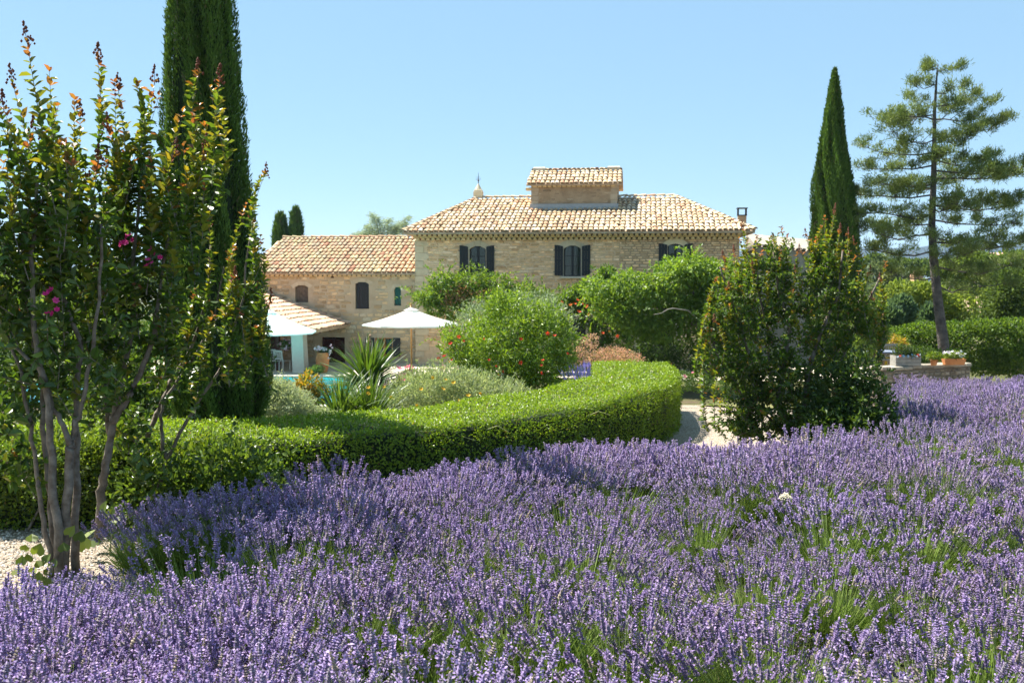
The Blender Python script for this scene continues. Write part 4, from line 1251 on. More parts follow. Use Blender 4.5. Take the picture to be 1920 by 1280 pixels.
    for i in cand:
        y = unit(dirs[i]); x = unit(np.cross(y, nrm[i])); z = np.cross(x, y); s = size[i]
        ms.append(frame4(pos[i], x * s, y * s, z * s))
    pieces(pool, ms, [random.randrange(14) for _ in ms], n_ind, 'leaf', '', t, M[mat])
    tw.build('twigs', M['bark'], t)['kind'] = 'stuff'
    if pan.V:
        pv = np.array(pan.V); cc = np.tile(pal(1, [(.22, .085, .05)])[0], (len(pv), 1)) * rng.uniform(.6, 1.6, (len(pv), 1))
        mk('flower_buds', pv, pan.F, M['leaf_matte'], t, col=cc)['kind'] = 'stuff'
    if len(blossoms):
        flowers(t, [np.array(p) - B + rng.normal(0, ln * .35, 3) for p in blossoms for _ in range(3)], ln * .30, [(.62, .03, .20), (.50, .02, .16), (.70, .08, .30)], 'blossom', 6)
    return t

def sh_px(lst, d, drop, kinds=True):
    """shoots from tip pixels; root lies drop pixels lower, leaning to the crown's middle"""
    out = []
    for i, (px, py) in enumerate(lst):
        dd = d + random.uniform(-.35, .35)
        tip = P(px, py, dd); root = P(px + random.uniform(-14, 14) + (40 if px < 100 else -35 if px > 380 and px < 600 else 0) * random.random(), py + drop * random.uniform(.8, 1.2), dd)
        out.append((root, tip, (i % 2 == 0) and kinds))
    return out
dA = 7.3
def pl(pts, d): return [P(x, y, d + k) for x, y, *r in pts for k in (r[0] if r else 0,)]
bA = at(118, dA)
def blob(px, py, rx, ry, d, rd=None): 
    c = P(px, py, d); return (*c, rx * mpp(d), (rd or rx) * mpp(d), ry * mpp(d))
def rel(bl, base): return [(b[0] - base[0], b[1] - base[1], b[2] - base[2], b[3], b[4], b[5]) for b in bl]
stA = [(pl([(104, 1100), (87, 1010), (74, 940), (70, 890), (60, 800), (40, 700), (5, 600)], dA), .022, .010),
       (pl([(108, 1100), (97, 980), (88, 880), (82, 800), (75, 700), (58, 600), (30, 470)], dA + .1), .026, .012),
       (pl([(114, 1105), (108, 990), (98, 880), (92, 780), (78, 690), (62, 600), (60, 480), (70, 330)], dA - .1), .036, .012),
       (pl([(118, 1100), (124, 960), (130, 850), (131, 832)], dA - .05), .036, .03),
       (pl([(131, 834), (116, 795), (100, 765), (80, 700), (20, 640), (-30, 600)], dA - .05), .022, .01),
       (pl([(131, 834), (140, 810), (150, 770), (170, 680), (185, 560), (190, 420)], dA - .02), .022, .01),
       (pl([(142, 1110), (141, 980), (143, 850), (144, 740), (150, 640), (112, 540), (105, 430)], dA + .08), .034, .010)]
tipsA = [(50, 75), (92, 128), (22, 150), (140, 182), (6, 200), (-30, 170), (150, 215), (110, 195), (62, 250), (120, 265), (30, 290), (-20, 300), (160, 330), (85, 340), (185, 300), (5, 385), (130, 380), (46, 420)]
bodyA = [blob(40, 430, 120, 120, dA, 110), (blob(120, 520, 110, 110, dA + .2)), blob(20, 600, 110, 110, dA - .1), blob(140, 640, 110, 90, dA + .1), blob(50, 700, 110, 70, dA + .1), blob(0, 500, 110, 130, dA), blob(130, 380, 90, 110, dA), blob(-60, 420, 90, 150, dA), blob(60, 320, 90, 80, dA), blob(150, 720, 90, 50, dA), blob(40, 850, 60, 70, dA + .3, 50), blob(20, 780, 80, 60, dA), blob(60, 880, 40, 50, dA + .2, 40)]
crape('reddish-tipped crape myrtle with a clump of bare stems on the far left', bA, stA, sh_px(tipsA, dA, 260), rel(bodyA, bA), .088, n_ind=230, twigs=190, blossoms=[P(95, 565, 7.0), P(100, 590, 7.0)])
dB = 8.0; bB = at(184, dB)
stB = [(pl([(183, 1010), (190, 920), (197, 870), (210, 795), (222, 740), (235, 680), (250, 600), (250, 480), (262, 360)], dB), .040, .012),
       (pl([(210, 795), (240, 745), (262, 700), (290, 630), (300, 520), (330, 400)], dB), .03, .010),
       (pl([(205, 815), (200, 740), (175, 660), (170, 560), (200, 400)], dB + .1), .024, .009),
       (pl([(175, 640), (180, 600), (187, 520), (188, 430)], dB + .2), .02, .009)]
tipsB = [(183, 106), (215, 150), (222, 165), (255, 155), (290, 150), (300, 175), (268, 245), (240, 230), (200, 240), (345, 205), (373, 136), (392, 160), (411, 150), (360, 215), (330, 285), (285, 290), (385, 280), (225, 330), (310, 340), (350, 340), (200, 300), (255, 300)]
bodyB = [blob(210, 400, 90, 110, dB), blob(250, 540, 90, 70, dB), blob(180, 530, 90, 110, dB), blob(300, 330, 45, 90, dB), blob(270, 560, 60, 70, dB), blob(230, 640, 110, 90, dB), blob(200, 720, 100, 60, dB), blob(290, 430, 40, 80, dB), blob(250, 330, 60, 80, dB), blob(300, 660, 40, 50, dB), blob(160, 640, 80, 100, dB), blob(250, 800, 60, 60, dB + .2), blob(270, 880, 50, 50, dB + .2), blob(180, 780, 50, 40, dB + .2)]
crape('reddish-tipped crape myrtle with a single pale leaning trunk beside the stem clump', bB, stB, sh_px(tipsB, dB, 240), rel(bodyB, bB), .086, n_ind=230, twigs=150, blossoms=[P(236, 450, 7.6), P(244, 444, 7.6), P(278, 493, 7.7), P(284, 478, 7.7)])
dC = 8.5; bC = at(296, dC)
stC = [(pl([(288, 960), (300, 900), (312, 860), (345, 800), (378, 745), (420, 680), (455, 560), (470, 440)], dC), .022, .007),
       (pl([(312, 862), (304, 825), (300, 780), (312, 740), (360, 680), (400, 600), (420, 500)], dC), .017, .007),
       (pl([(275, 820), (300, 760), (320, 715), (360, 650), (390, 560), (395, 460)], dC + .1), .025, .008)]
tipsC = [(497, 325), (462, 380), (470, 410), (488, 440), (392, 415), (425, 470), (440, 520), (500, 470), (480, 545), (365, 540), (508, 560), (400, 590)]
bodyC = [blob(400, 620, 80, 80, dC), blob(450, 560, 50, 110, dC), blob(360, 660, 70, 70, dC), blob(290, 860, 55, 60, dC), blob(330, 600, 70, 80, dC), blob(430, 680, 60, 50, dC), blob(260, 850, 50, 60, dC), blob(300, 700, 60, 60, dC)]
crape('slender crape myrtle leaning right in front of the tall cypress', bC, stC, sh_px(tipsC, dC, 190), rel(bodyC, bC), .066, n_ind=160, twigs=60)
# the right-hand one, in front of the house corner
dR_ = 13.3; bR = at(1488, dR_)
stR = [(pl([(1488, 825), (1480, 790), (1462, 762), (1466, 700), (1480, 620), (1460, 540), (1450, 470)], dR_), .05, .012),
       (pl([(1488, 825), (1505, 770), (1515, 700), (1540, 620), (1570, 560), (1580, 470)], dR_ - .1), .045, .012),
       (pl([(1490, 825), (1510, 785), (1535, 740), (1570, 690), (1610, 600), (1650, 520)], dR_), .03, .01),
       (pl([(1486, 822), (1470, 780), (1430, 730), (1400, 650), (1370, 560), (1350, 500)], dR_ + .1), .035, .01),
       (pl([(1462, 762), (1445, 700), (1440, 620), (1420, 540), (1400, 480)], dR_), .025, .008),
       (pl([(1486, 822), (1450, 790), (1395, 745), (1360, 690), (1330, 640)], dR_), .02, .008)]
tipsR = [(1390, 425), (1402, 450), (1375, 470), (1464, 425), (1450, 450), (1478, 440), (1500, 470), (1540, 425), (1565, 395), (1545, 405), (1575, 430), (1520, 450), (1590, 440), (1430, 470), (1355, 480), (1345, 520), (1330, 560), (1605, 480), (1632, 510), (1662, 490), (1650, 525), (1620, 540), (1318, 612), (1325, 640), (1410, 500), (1440, 500), (1490, 510), (1560, 470), (1340, 600), (1420, 440), (1510, 440), (1530, 445), (1600, 455), (1385, 445), (1360, 500), (1460, 470), (1635, 560), (1325, 590), (1535, 500), (1580, 520), (1365, 540), (1320, 680), (1345, 700), (1640, 600)]
bodyR = [blob(1400, 560, 75, 80, dR_), blob(1480, 560, 80, 90, dR_), blob(1560, 560, 70, 100, dR_), blob(1390, 650, 75, 70, dR_), blob(1480, 660, 90, 90, dR_), blob(1560, 660, 70, 80, dR_), blob(1400, 770, 50, 50, dR_), blob(1450, 740, 70, 70, dR_), blob(1610, 600, 50, 70, dR_), blob(1540, 480, 40, 60, dR_), blob(1440, 490, 50, 50, dR_), blob(1350, 600, 45, 60, dR_), blob(1420, 700, 60, 60, dR_), blob(1390, 790, 50, 40, dR_), blob(1470, 790, 60, 40, dR_), blob(1430, 800, 60, 35, dR_), blob(1520, 800, 60, 40, dR_), blob(1400, 740, 45, 50, dR_), blob(1500, 740, 60, 50, dR_), blob(1380, 700, 45, 50, dR_), blob(1540, 720, 60, 60, dR_)]
crape('broad reddish-tipped crape myrtle spreading in front of the farmhouse corner', bR, stR, sh_px(tipsR, dR_, 110), rel(bodyR, bR), .066, mat='leaf', n_ind=160, twigs=900, big=1.3)
b = at(1612, 12.6)
k_ = mpp(12.6)
bush('laurel_bush', 'dense dark glossy bush at the foot of the right crape myrtle', 'shrub', b,
     rel([blob(1590, 800, 70, 50, 12.6), blob(1625, 770, 55, 65, 12.6), blob(1570, 740, 45, 60, 12.8), blob(1612, 700, 35, 40, 12.6), blob(1640, 810, 45, 40, 12.5), blob(1540, 790, 50, 45, 12.8), blob(1600, 830, 75, 30, 12.4)], b),
     8500, .062, .030, [(.035, .07, .014), (.05, .09, .018), (.07, .115, .02), (.03, .055, .012)], 'leaf_gloss', .35, .8, .45, True, sprays=120)

# ------------------------------------------------------------------ lavender
def lavender_proto(seed, nsp, rad, hgt, tilt=1.0, hue=(1, 1, 1)):
    r = np.random.default_rng(seed); lean = (0, 0)
    # base tuft of narrow leaves
    n = 1700
    a = r.uniform(0, 6.283, n); rr = rad * .62 * np.sqrt(r.random(n))
    p = np.stack([rr * np.cos(a), rr * np.sin(a), r.uniform(0, .14, n)], 1)
    d = unit(np.stack([np.cos(a) * .7, np.sin(a) * .7, np.ones(n)], 1) + r.normal(0, .28, (n, 3)))
    V1, F1, _ = leaf_geo(p, d, unit(r.normal(size=(n, 3))), r.uniform(.14, .46, n) * hgt / .6, r.uniform(.004, .009, n), False, .1)
    c1 = np.repeat(pal(n, [(.15, .24, .03), (.18, .28, .035), (.12, .19, .035), (.21, .28, .06)], .2, r), 4, 0)
    # stems
    a = r.uniform(0, 6.283, nsp); k = r.random(nsp) ** .62
    b = np.stack([.40 * rad * k * np.cos(a), .40 * rad * k * np.sin(a), np.full(nsp, .05)], 1)
    out = np.stack([np.cos(a), np.sin(a), np.zeros(nsp)], 1)
    th = (k * .98 + r.normal(0, .09, nsp)) * tilt
    Ls = hgt * r.uniform(.80, 1.12, nsp) * (1 - .04 * k)
    d0 = unit(out * np.sin(th)[:, None] + np.array([0, 0, 1.]) * np.cos(th)[:, None] + r.normal(0, .05, (nsp, 3)) + np.array([lean[0], lean[1], 0]))
    d1 = unit(d0 + np.array([0, 0, .22]) + r.normal(0, .05, (nsp, 3)))
    mid = b + d0 * Ls[:, None] * .5; tip = mid + d1 * Ls[:, None] * .5
    s = unit(np.cross(d0, r.normal(size=(nsp, 3)))); w = .0021
    V2 = np.stack([b - s * w, b + s * w, mid + s * w, mid - s * w, tip + s * w * .7, tip - s * w * .7], 1).reshape(-1, 3)
    o = (np.arange(nsp) * 6)[:, None]
    F2 = np.concatenate([o + np.array([0, 1, 2, 3]), o + np.array([3, 2, 4, 5])]) + len(V1)
    c2 = np.repeat(pal(nsp, [(.20, .28, .07), (.24, .31, .11), (.17, .25, .06)], .18, r), 6, 0)
    # flower heads: whorls of calyces and small open corollas
    VV, FF, CC = [V1, V2], [F1, F2], [c1, c2]
    nb = len(V1) + len(V2)
    nw = 7
    hl_ = r.uniform(.045, .080, nsp)
    tone = pal(nsp, [(.235, .175, .34), (.195, .15, .28), (.285, .22, .39), (.20, .175, .23), (.22, .205, .21)], .15, r) * np.array(hue)
    faded = r.random(nsp) < .07; tone[faded] = pal(int(faded.sum()), [(.26, .21, .20), (.30, .25, .17)], .2, r)
    for j in range(nw):
        f = j / (nw - 1)
        if j == 0:   # the stray lower whorl
            q = tip - d1 * (.016 + .012 * r.random((nsp, 1))); rad_ = .0058 * np.ones(nsp)
        else:
            q = tip + d1 * (hl_ * (f - .12))[:, None]; rad_ = .0118 * (1.0 - .55 * (f - .3) ** 2 - .35 * max(0, f - .7)) * r.uniform(.8, 1.2, nsp)
        s1 = unit(np.cross(d1, r.normal(size=(nsp, 3)))); s2 = np.cross(d1, s1)
        h = hl_ / nw * .85
        pts = [q + s1 * rad_[:, None] * r.uniform(.7, 1.3, (nsp, 1)), q + s2 * rad_[:, None] * r.uniform(.7, 1.3, (nsp, 1)), q - s1 * rad_[:, None] * r.uniform(.7, 1.3, (nsp, 1)), q - s2 * rad_[:, None] * r.uniform(.7, 1.3, (nsp, 1)), q + d1 * h[:, None], q - d1 * h[:, None]]
        V = np.stack(pts, 1).reshape(-1, 3)
        o = (np.arange(nsp) * 6)[:, None, None]
        tri = np.array([(0, 1, 4), (1, 2, 4), (2, 3, 4), (3, 0, 4), (1, 0, 5), (2, 1, 5), (3, 2, 5), (0, 3, 5)])
        FF.append((o + tri[None]).reshape(-1, 3) + nb); VV.append(V); nb += len(V)
        cc = np.repeat(tone, 6, 0).reshape(nsp, 6, 3) * r.uniform(.7, 1.35, (nsp, 6, 1)); cc[:, 5] = cc[:, 5] * .5 + np.array((.11, .10, .12)) * .5; cc[:, 4] = cc[:, 4] * .6 + np.array((.17, .15, .20)) * .4
        CC.append(cc.reshape(-1, 3))
        # corollas
        on = r.random(nsp) < .85
        for _ in range(2):
            ang = r.uniform(0, 6.283, nsp)[:, None]; dr = s1 * np.cos(ang) + s2 * np.sin(ang)
            c0 = q + dr * rad_[:, None] * .9; sd = unit(np.cross(dr, r.normal(size=(nsp, 3)))); e = unit(dr + d1 * .5)
            V = np.stack([c0, c0 + e * .008 + sd * .005, c0 + e * .0125, c0 + e * .008 - sd * .005], 1)[on]
            m_ = len(V); V = V.reshape(-1, 3)
            FF.append((np.arange(m_) * 4)[:, None] + np.array([0, 1, 2, 3]) + nb); VV.append(V); nb += len(V)
            CC.append(np.repeat(pal(m_, [(.42, .31, .60), (.34, .25, .50), (.49, .385, .67)], .15, r) * np.array(hue), 4, 0))
    return np.concatenate(VV), FF, np.concatenate(CC)

protos = []
spec_l = [(101, 70, .50, .56, 1.1), (102, 195, .46, .59, .9), (103, 225, .54, .54, 1.1), (104, 205, .48, .57, .95), (105, 185, .44, .61, .85), (106, 220, .52, .55, 1.05)]
# six plants that stand apart at the edge of the field; the field repeats them
spots = [((385, 6.0), 'dark-based lavender plant splayed over the gravel left of the field', 1.05, 0), ((300, 7.3), 'shaded lavender plant against the hedge, nearest the leaning pale trunk', .85, 1), ((215, 6.1), 'low lavender plant on the gravel beside the bare stems', .6, 2),
         ((440, 7.3), 'shaded lavender plant against the hedge, below the loose shrub', 1.0, 3), ((365, 7.3), 'shaded lavender plant against the hedge, middle one of the three', .85, 4), ((618, 8.05), 'tall lavender plant sticking up at the left edge of the field', 1.12, 5)]
for (pd, lab, sc, k) in spots:
    sd, nsp, rad, hg, ti = spec_l[k]
    V, FF, C = lavender_proto(sd, nsp, rad, hg, ti, [(1, 1, 1), (1.12, 1.06, .98), (.9, .88, .95), (1.05, 1.02, 1.02), (1.15, 1.12, 1.08), (.97, .9, .92)][k])
    b = at(*pd)
    o = mk('lavender_plant', V, FF, M['lavender'], None, col=C)
    o.location = [float(v) for v in b]; o.scale = (sc, sc, sc); o.rotation_euler = (0, 0, k * 1.1)
    tag(o, lab, 'lavender', 'lavender plants standing apart')
    protos.append(o)
# the field: plants in slightly slanting rows, leaning together in the wind
xs_far = [(-300, 5.4), (0, 5.4), (130, 5.4), (235, 5.2), (300, 4.9), (430, 4.9), (470, 5.7), (540, 7.5), (640, 7.7), (840, 8.45), (1000, 9.1), (1150, 9.7), (1260, 9.7), (1360, 9.5), (1480, 10.0), (1560, 10.2), (1660, 10.6), (1690, 12.0), (1694, 24.6), (1830, 25.2), (2000, 25.6), (2300, 26)]
fx = np.array([a for a, _ in xs_far]); fd = np.array([b_ for _, b_ in xs_far])
pts, rot, scl, pick = [], [], [], []
# looser, stemmy plants with few flowers lie together in patches
PATCH = []
for (px_, py_, rad_) in ((1590, 1105, .55), (1700, 1130, .45), (1480, 1075, .4), (1200, 1030, .45), (1300, 1075, .4), (860, 1075, .45), (960, 1110, .35), (800, 1220, .5), (950, 1200, .4), (1330, 1265, .45), (1850, 1000, .5), (700, 985, .45), (1560, 950, .4), (620, 1130, .4), (1760, 1200, .3), (1060, 985, .3), (1880, 1110, .4), (1440, 960, .35), (1000, 930, .3)):
    r_ = ray(px_, py_); t_ = (.35 - CAM_Z) / r_[2]; PATCH.append((r_[0] * t_, r_[1] * t_, rad_))
RA = R(-9)
for iv in range(-30, 60):
    rs = .98 if iv < 12 else .86
    for iu in range(-60, 60):
        u_, v_ = (iu + .5 * (iv % 2)) * .50, 2.3 + (iv * 1.34 if iv < 7 else 9.38 + (iv - 7) * .86)
        xx = u_ * math.cos(RA) - (v_ - 5) * math.sin(RA) + random.gauss(0, .07); yy = 5 + u_ * math.sin(RA) + (v_ - 5) * math.cos(RA) + random.gauss(0, .10) + .16 * math.sin(u_ * .9 + iv)
        if yy < 2.5 or yy > 26 or abs(xx) > yy * .62 + 1: continue
        px = 960 + FPX * xx / yy
        if yy > np.interp(px, fx, fd): continue
        s = random.uniform(.86, 1.14) * (1 + .08 * math.sin(xx * .9 + yy * .6))
        if random.random() < .05: s *= .7
        tx = .05 + .26 * math.sin(xx * .8 + yy * .35 + 1.0) + .10 * math.sin(xx * 2.1 - yy * 1.3); ty = .14 * math.sin(yy * .9 - xx * .5)
        a = random.uniform(0, 6.283)
        pts.append((xx, yy, float(gz(xx, yy)) - .03)); rot.append((ty + random.gauss(0, .06), tx + random.gauss(0, .06), a)); scl.append(s); pick.append(0 if any((xx - q[0]) ** 2 + (yy - q[1]) ** 2 < (1.9 * q[2]) ** 2 for q in PATCH) or random.random() < (.24 if px > 480 and yy < 8.5 else .04) else random.randrange(1, 6))
for _ in range(60):                                   # thicker growth in the near left corner
    yy = random.uniform(3.0, 5.4); px = random.uniform(-80, 520); xx = (px - 960) / FPX * yy
    if yy > np.interp(px, fx, fd): continue
    pts.append((xx, yy, float(gz(xx, yy)) - .03)); rot.append((random.gauss(0, .12), .15 + random.gauss(0, .1), random.uniform(0, 6.283))); scl.append(random.uniform(.8, 1.05)); pick.append(random.randrange(1, 6))
for px in range(500, 1640, 26):                        # a closed edge along the path
    yy = float(np.interp(px, fx, fd)) - random.uniform(.0, .25); xx = (px - 960) / FPX * yy
    pts.append((xx, yy, float(gz(xx, yy)) - .03)); rot.append((random.gauss(0, .1), random.gauss(0, .1), random.uniform(0, 6.283))); scl.append(random.uniform(.85, 1.08)); pick.append(random.randrange(1, 6))
scl = [q * (.80 if p_[1] > 17 else 1) for q, p_ in zip(scl, pts)]
me = bpy.data.meshes.new('lavender_field')
me.vertices.add(len(pts)); me.vertices.foreach_set('co', np.array(pts, np.float32).reshape(-1))
for nm, ty, dat, key in (('rot', 'FLOAT_VECTOR', np.array(rot, np.float32).reshape(-1), 'vector'), ('scl', 'FLOAT', np.array(scl, np.float32), 'value'), ('pick', 'INT', np.array(pick, np.int32), 'value')):
    a = me.attributes.new(nm, ty, 'POINT'); a.data.foreach_set(key, dat)
me.materials.append(M['lavender'])
fo = bpy.data.objects.new('lavender_field', me); COL.objects.link(fo)
tag(fo, 'wide field of flowering purple lavender filling the foreground and right side', 'lavender', kind='stuff')
ng = bpy.data.node_groups.new('lavender_scatter', 'GeometryNodeTree')
ng.interface.new_socket('Geometry', in_out='INPUT', socket_type='NodeSocketGeometry'); ng.interface.new_socket('Geometry', in_out='OUTPUT', socket_type='NodeSocketGeometry')
gi, go = ng.nodes.new('NodeGroupInput'), ng.nodes.new('NodeGroupOutput')
jn = ng.nodes.new('GeometryNodeJoinGeometry'); ip = ng.nodes.new('GeometryNodeInstanceOnPoints')
for o in protos:
    oi = ng.nodes.new('GeometryNodeObjectInfo'); oi.inputs['Object'].default_value = o; oi.inputs['As Instance'].default_value = True; oi.transform_space = 'ORIGINAL'
    ng.links.new(oi.outputs['Geometry'], jn.inputs[0])
def named(nm, ty):
    q_ = ng.nodes.new('GeometryNodeInputNamedAttribute'); q_.data_type = ty; q_.inputs[0].default_value = nm; return q_.outputs[0]
ng.links.new(gi.outputs[0], ip.inputs['Points']); ng.links.new(jn.outputs[0], ip.inputs['Instance'])
ip.inputs['Pick Instance'].default_value = True
ng.links.new(named('pick', 'INT'), ip.inputs['Instance Index'])
e2r = ng.nodes.new('FunctionNodeEulerToRotation'); ng.links.new(named('rot', 'FLOAT_VECTOR'), e2r.inputs[0]); ng.links.new(e2r.outputs[0], ip.inputs['Rotation'])
ng.links.new(named('scl', 'FLOAT'), ip.inputs['Scale'])
ng.links.new(ip.outputs[0], go.inputs[0])
fo.modifiers.new('scatter', 'NODES').node_group = ng
print('LAVENDER', len(pts))
# a single white umbel standing in the field
b = at(1470, 7.6)
um = thing('wild_carrot', 'single cream wild carrot flower standing in the lavender', 'wildflower', b)
mb = MB(); zt_ = P(1470, 930, 7.6)[2] - b[2]
mb.tube([(0, 0, 0), (.01, 0, zt_ * .6), (0, 0, zt_ - .05)], [.004, .003, .0025], 5)
for k in range(16):
    a = k * 2.4; r_ = .045 * math.sqrt((k + .5) / 16); mb.tube([(0, 0, zt_ - .05), (r_ * math.cos(a), r_ * math.sin(a), zt_ - .004)], .0012, 3, False)
mb.build('stem', mat_plain('umbel_stem', (.14, .19, .06), .7), um)
fl = MB()
for k in range(70):
    a = k * 2.4; r_ = .05 * math.sqrt((k + .5) / 70); z_ = zt_ + .045 * math.cos(r_ * 30) - .02 + random.uniform(-.006, .006)
    fl.lathe([(.0, -.003), (.0055, 0), (.0, .004)], 5, (r_ * math.cos(a), r_ * math.sin(a), z_), cap=False)
fl.build('umbel', mat_plain('cream_umbel', (.66, .60, .42), .8), um)

# ------------------------------------------------------------------ the garden between hedge and house
def clump_px(lst, d, base, depth=None): return rel([blob(px, py, rx, ry, d + (q[0] if q else 0), depth) for px, py, rx, ry, *q in lst], base)
G_BRIGHT = [(.095, .15, .018), (.12, .18, .022), (.075, .125, .016), (.15, .20, .03)]
d = 21.0; b = at(955, d)
pom = bush('pomegranate_shrub', 'large bright green pomegranate shrub dotted with red flowers', 'shrub', b,
     add_lumps(clump_px([(960, 660, 90, 62), (900, 650, 60, 50), (1020, 650, 55, 70), (960, 610, 75, 45), (920, 690, 70, 40), (1010, 700, 65, 45), (860, 660, 35, 30), (1060, 640, 25, 35), (930, 575, 22, 30), (990, 580, 25, 30), (850, 625, 22, 20), (1045, 600, 18, 30), (960, 570, 14, 28)], d, b), 90),
     17000, .085, .036, [(.11, .185, .015), (.14, .22, .02), (.085, .15, .013), (.17, .24, .03)], 'leaf_gloss', .35, .75, .35, jit=.3, sprays=260, spl=6)
spots = [(833, 668), (847, 675), (860, 632), (907, 636), (869, 640), (917, 675), (930, 687), (935, 704), (977, 636), (1018, 676), (1027, 625), (1040, 630), (977, 680), (1015, 685), (1064, 663), (841, 678), (823, 672), (1066, 718), (1014, 700), (942, 697), (845, 644)]
flowers(pom, [P(x, y, d - .9 - random.uniform(0, .25)) - b for x, y in spots], .044, [(.62, .025, .012), (.52, .02, .01), (.70, .06, .02)])
d = 26.0; b = at(965, d)
bush('olive_shrub', 'silvery grey-green shrub behind the pomegranate', 'shrub', b,
     clump_px([(960, 630, 100, 65), (900, 600, 45, 40), (1000, 590, 55, 45), (950, 580, 45, 35), (1050, 625, 35, 55), (1030, 580, 28, 30), (880, 625, 30, 50), (1000, 660, 90, 40)], d, b),
     13000, .11, .022, [(.20, .25, .17), (.16, .21, .13), (.25, .29, .20), (.13, .18, .11)], 'leaf_matte', .5, .8, .4, sprays=200)
d = 15.6; b = at(850, d)
ph_ = bush('phlomis_shrub', 'wide grey-green shrub with scattered yellow flowers behind the hedge', 'shrub', b,
     clump_px([(850, 765, 150, 55), (760, 770, 80, 40), (930, 765, 90, 38), (800, 725, 70, 38), (880, 725, 60, 35), (950, 740, 45, 30), (980, 765, 40, 25), (720, 790, 60, 25), (840, 710, 50, 25)], d, b, 75),
     17000, .075, .017, [(.22, .27, .15), (.17, .22, .11), (.28, .31, .19), (.20, .22, .12)], 'leaf_matte', .6, .6, .4, stems=8, sprays=260, spl=3)
spots = [(812, 708), (830, 730), (850, 718), (878, 742), (900, 738), (860, 752), (790, 730), (835, 712), (733, 745), (690, 738), (668, 747), (691, 727), (720, 726), (916, 757), (782, 760), (955, 760)]
flowers(ph_, [P(x, y, d - 1.0 + random.uniform(-.2, .4)) - b for x, y in spots], .038, [(.62, .40, .03), (.55, .33, .02)], petals=6)
d = 13.2; b = at(530, d)
bush('santolina_shrub', 'low silvery shrub between the tall cypress and the yucca', 'shrub', b,
     clump_px([(530, 762, 55, 42), (500, 745, 35, 45), (560, 780, 40, 25), (520, 735, 35, 25), (590, 785, 40, 20)], d, b),
     14000, .05, .012, [(.27, .31, .21), (.20, .25, .15), (.33, .35, .25)], 'leaf_matte', .6, .7, .4, sprays=160, spl=3)
d = 15.0; b = at(567, d)
bush('golden_shrub', 'small shrub with orange-yellow young leaves in front of the pool', 'shrub', b,
     clump_px([(565, 745, 32, 28), (580, 720, 25, 22), (550, 735, 20, 25), (600, 740, 18, 22), (570, 770, 35, 25)], d, b),
     1500, .075, .030, [(.30, .22, .03), (.22, .20, .03), (.10, .13, .02), (.36, .20, .04)], 'leaf_gloss', .6, .6, .3, True)
# yucca: each blade a piece
def blade_plant(name, label, cat, b, nb, L, w, cols, spread=1.35, up=.12, arch=.25, mat='leaf_gloss', start=.0, group=None):
    t = thing(name, label, cat, b, 0, group)
    pool = []
    for k in range(12):
        V, F, n_ = [], [], 6
        ac = arch * random.uniform(.3, 1.6)
        for i in range(n_ + 1):
            f = i / n_; wd = w * (1 - f ** 2.2) * (.55 + .9 * f if f < .5 else 1) * .5 + .001
            y = f * math.cos(ac * f); z = -f * math.sin(ac * f) * f
            V += [(-wd / L, y, z + .25 * wd / L), (0, y, z), (wd / L, y, z + .25 * wd / L)]
        for i in range(n_):
            for j in (0, 1): F.append((3 * i + j, 3 * i + j + 1, 3 * i + 4 + j, 3 * i + 3 + j))
        c = pal(1, cols, .2)[0]; C = np.tile(c, (len(V), 1)); pool.append((np.array(V), F, C))
    ms = []
    for i in range(nb):
        a = i * 2.39996 + random.uniform(-.2, .2); k = (i + .5) / nb
        el = math.pi / 2 - spread * (k ** .6) + random.uniform(-.1, .1) + up
        y = np.array([math.cos(a) * math.cos(el), math.sin(a) * math.cos(el), math.sin(el)]); x = unit(np.cross(y, np.array([0, 0, 1.0]) + rng.normal(0, .15, 3))); z = np.cross(x, y)
        s = L * random.uniform(.8, 1.08)
        ms.append(frame4(np.array([math.cos(a) * .04, math.sin(a) * .04, start + .10 * (1 - k)]), x * s, y * s, z * s))
    pieces(pool, ms, [random.randrange(12) for _ in ms], 300, 'blade', '', t, M[mat])
    return t
G_YUC = [(.06, .12, .02), (.085, .15, .028), (.11, .17, .045), (.05, .10, .02)]
d = 16.4; b = at(690, d); zc = P(688, 728, d)[2] - b[2]
yu = blade_plant('yucca', 'spiky yucca with a tall flower spike in the middle of the bed', 'plant', b, 290, .84, .058, G_YUC, 1.85, .16, .15, start=zc)
mb = MB(); mb.tube([(0, 0, 0), (0, 0, zc + .1)], [.09, .07], 7); mb.build('stem', M['bark'], yu, True)
zs_ = P(694, 628, d)[2] - b[2]
mb = MB(); mb.tube([(.0, -.05, zc), (.03, -.06, (zc + zs_) / 2), (.05, -.06, zs_)], [.014, .012, .006], 6)
for k in range(34):
    f = random.uniform(.45, 1); z = zc + (zs_ - zc) * f; a = k * 2.4; r_ = .05 * (1.1 - f) + .012
    mb.lathe([(0, -.022), (.014, 0), (.010, .02), (0, .026)], 6, (.05 * f + r_ * math.cos(a), -.06 + r_ * math.sin(a), z), cap=False)
mb.build('flower_spike', mat_noise('yucca_flowers', (.40, .30, .16), (.52, .26, .20), 30, .8, 0), yu)
b = at(640, 14.6)
blade_plant('iris_clump', 'low clump of sword-shaped leaves in front of the yucca', 'plant', b, 260, .95, .042, G_YUC, 1.45, .2, .35, group='sword-leaf clumps')
b = at(690, 14.8)
blade_plant('iris_clump', 'upright sword-shaped leaves beneath the yucca, right of the low clump', 'plant', b, 170, .90, .038, G_YUC, .9, .15, .2, group='sword-leaf clumps')
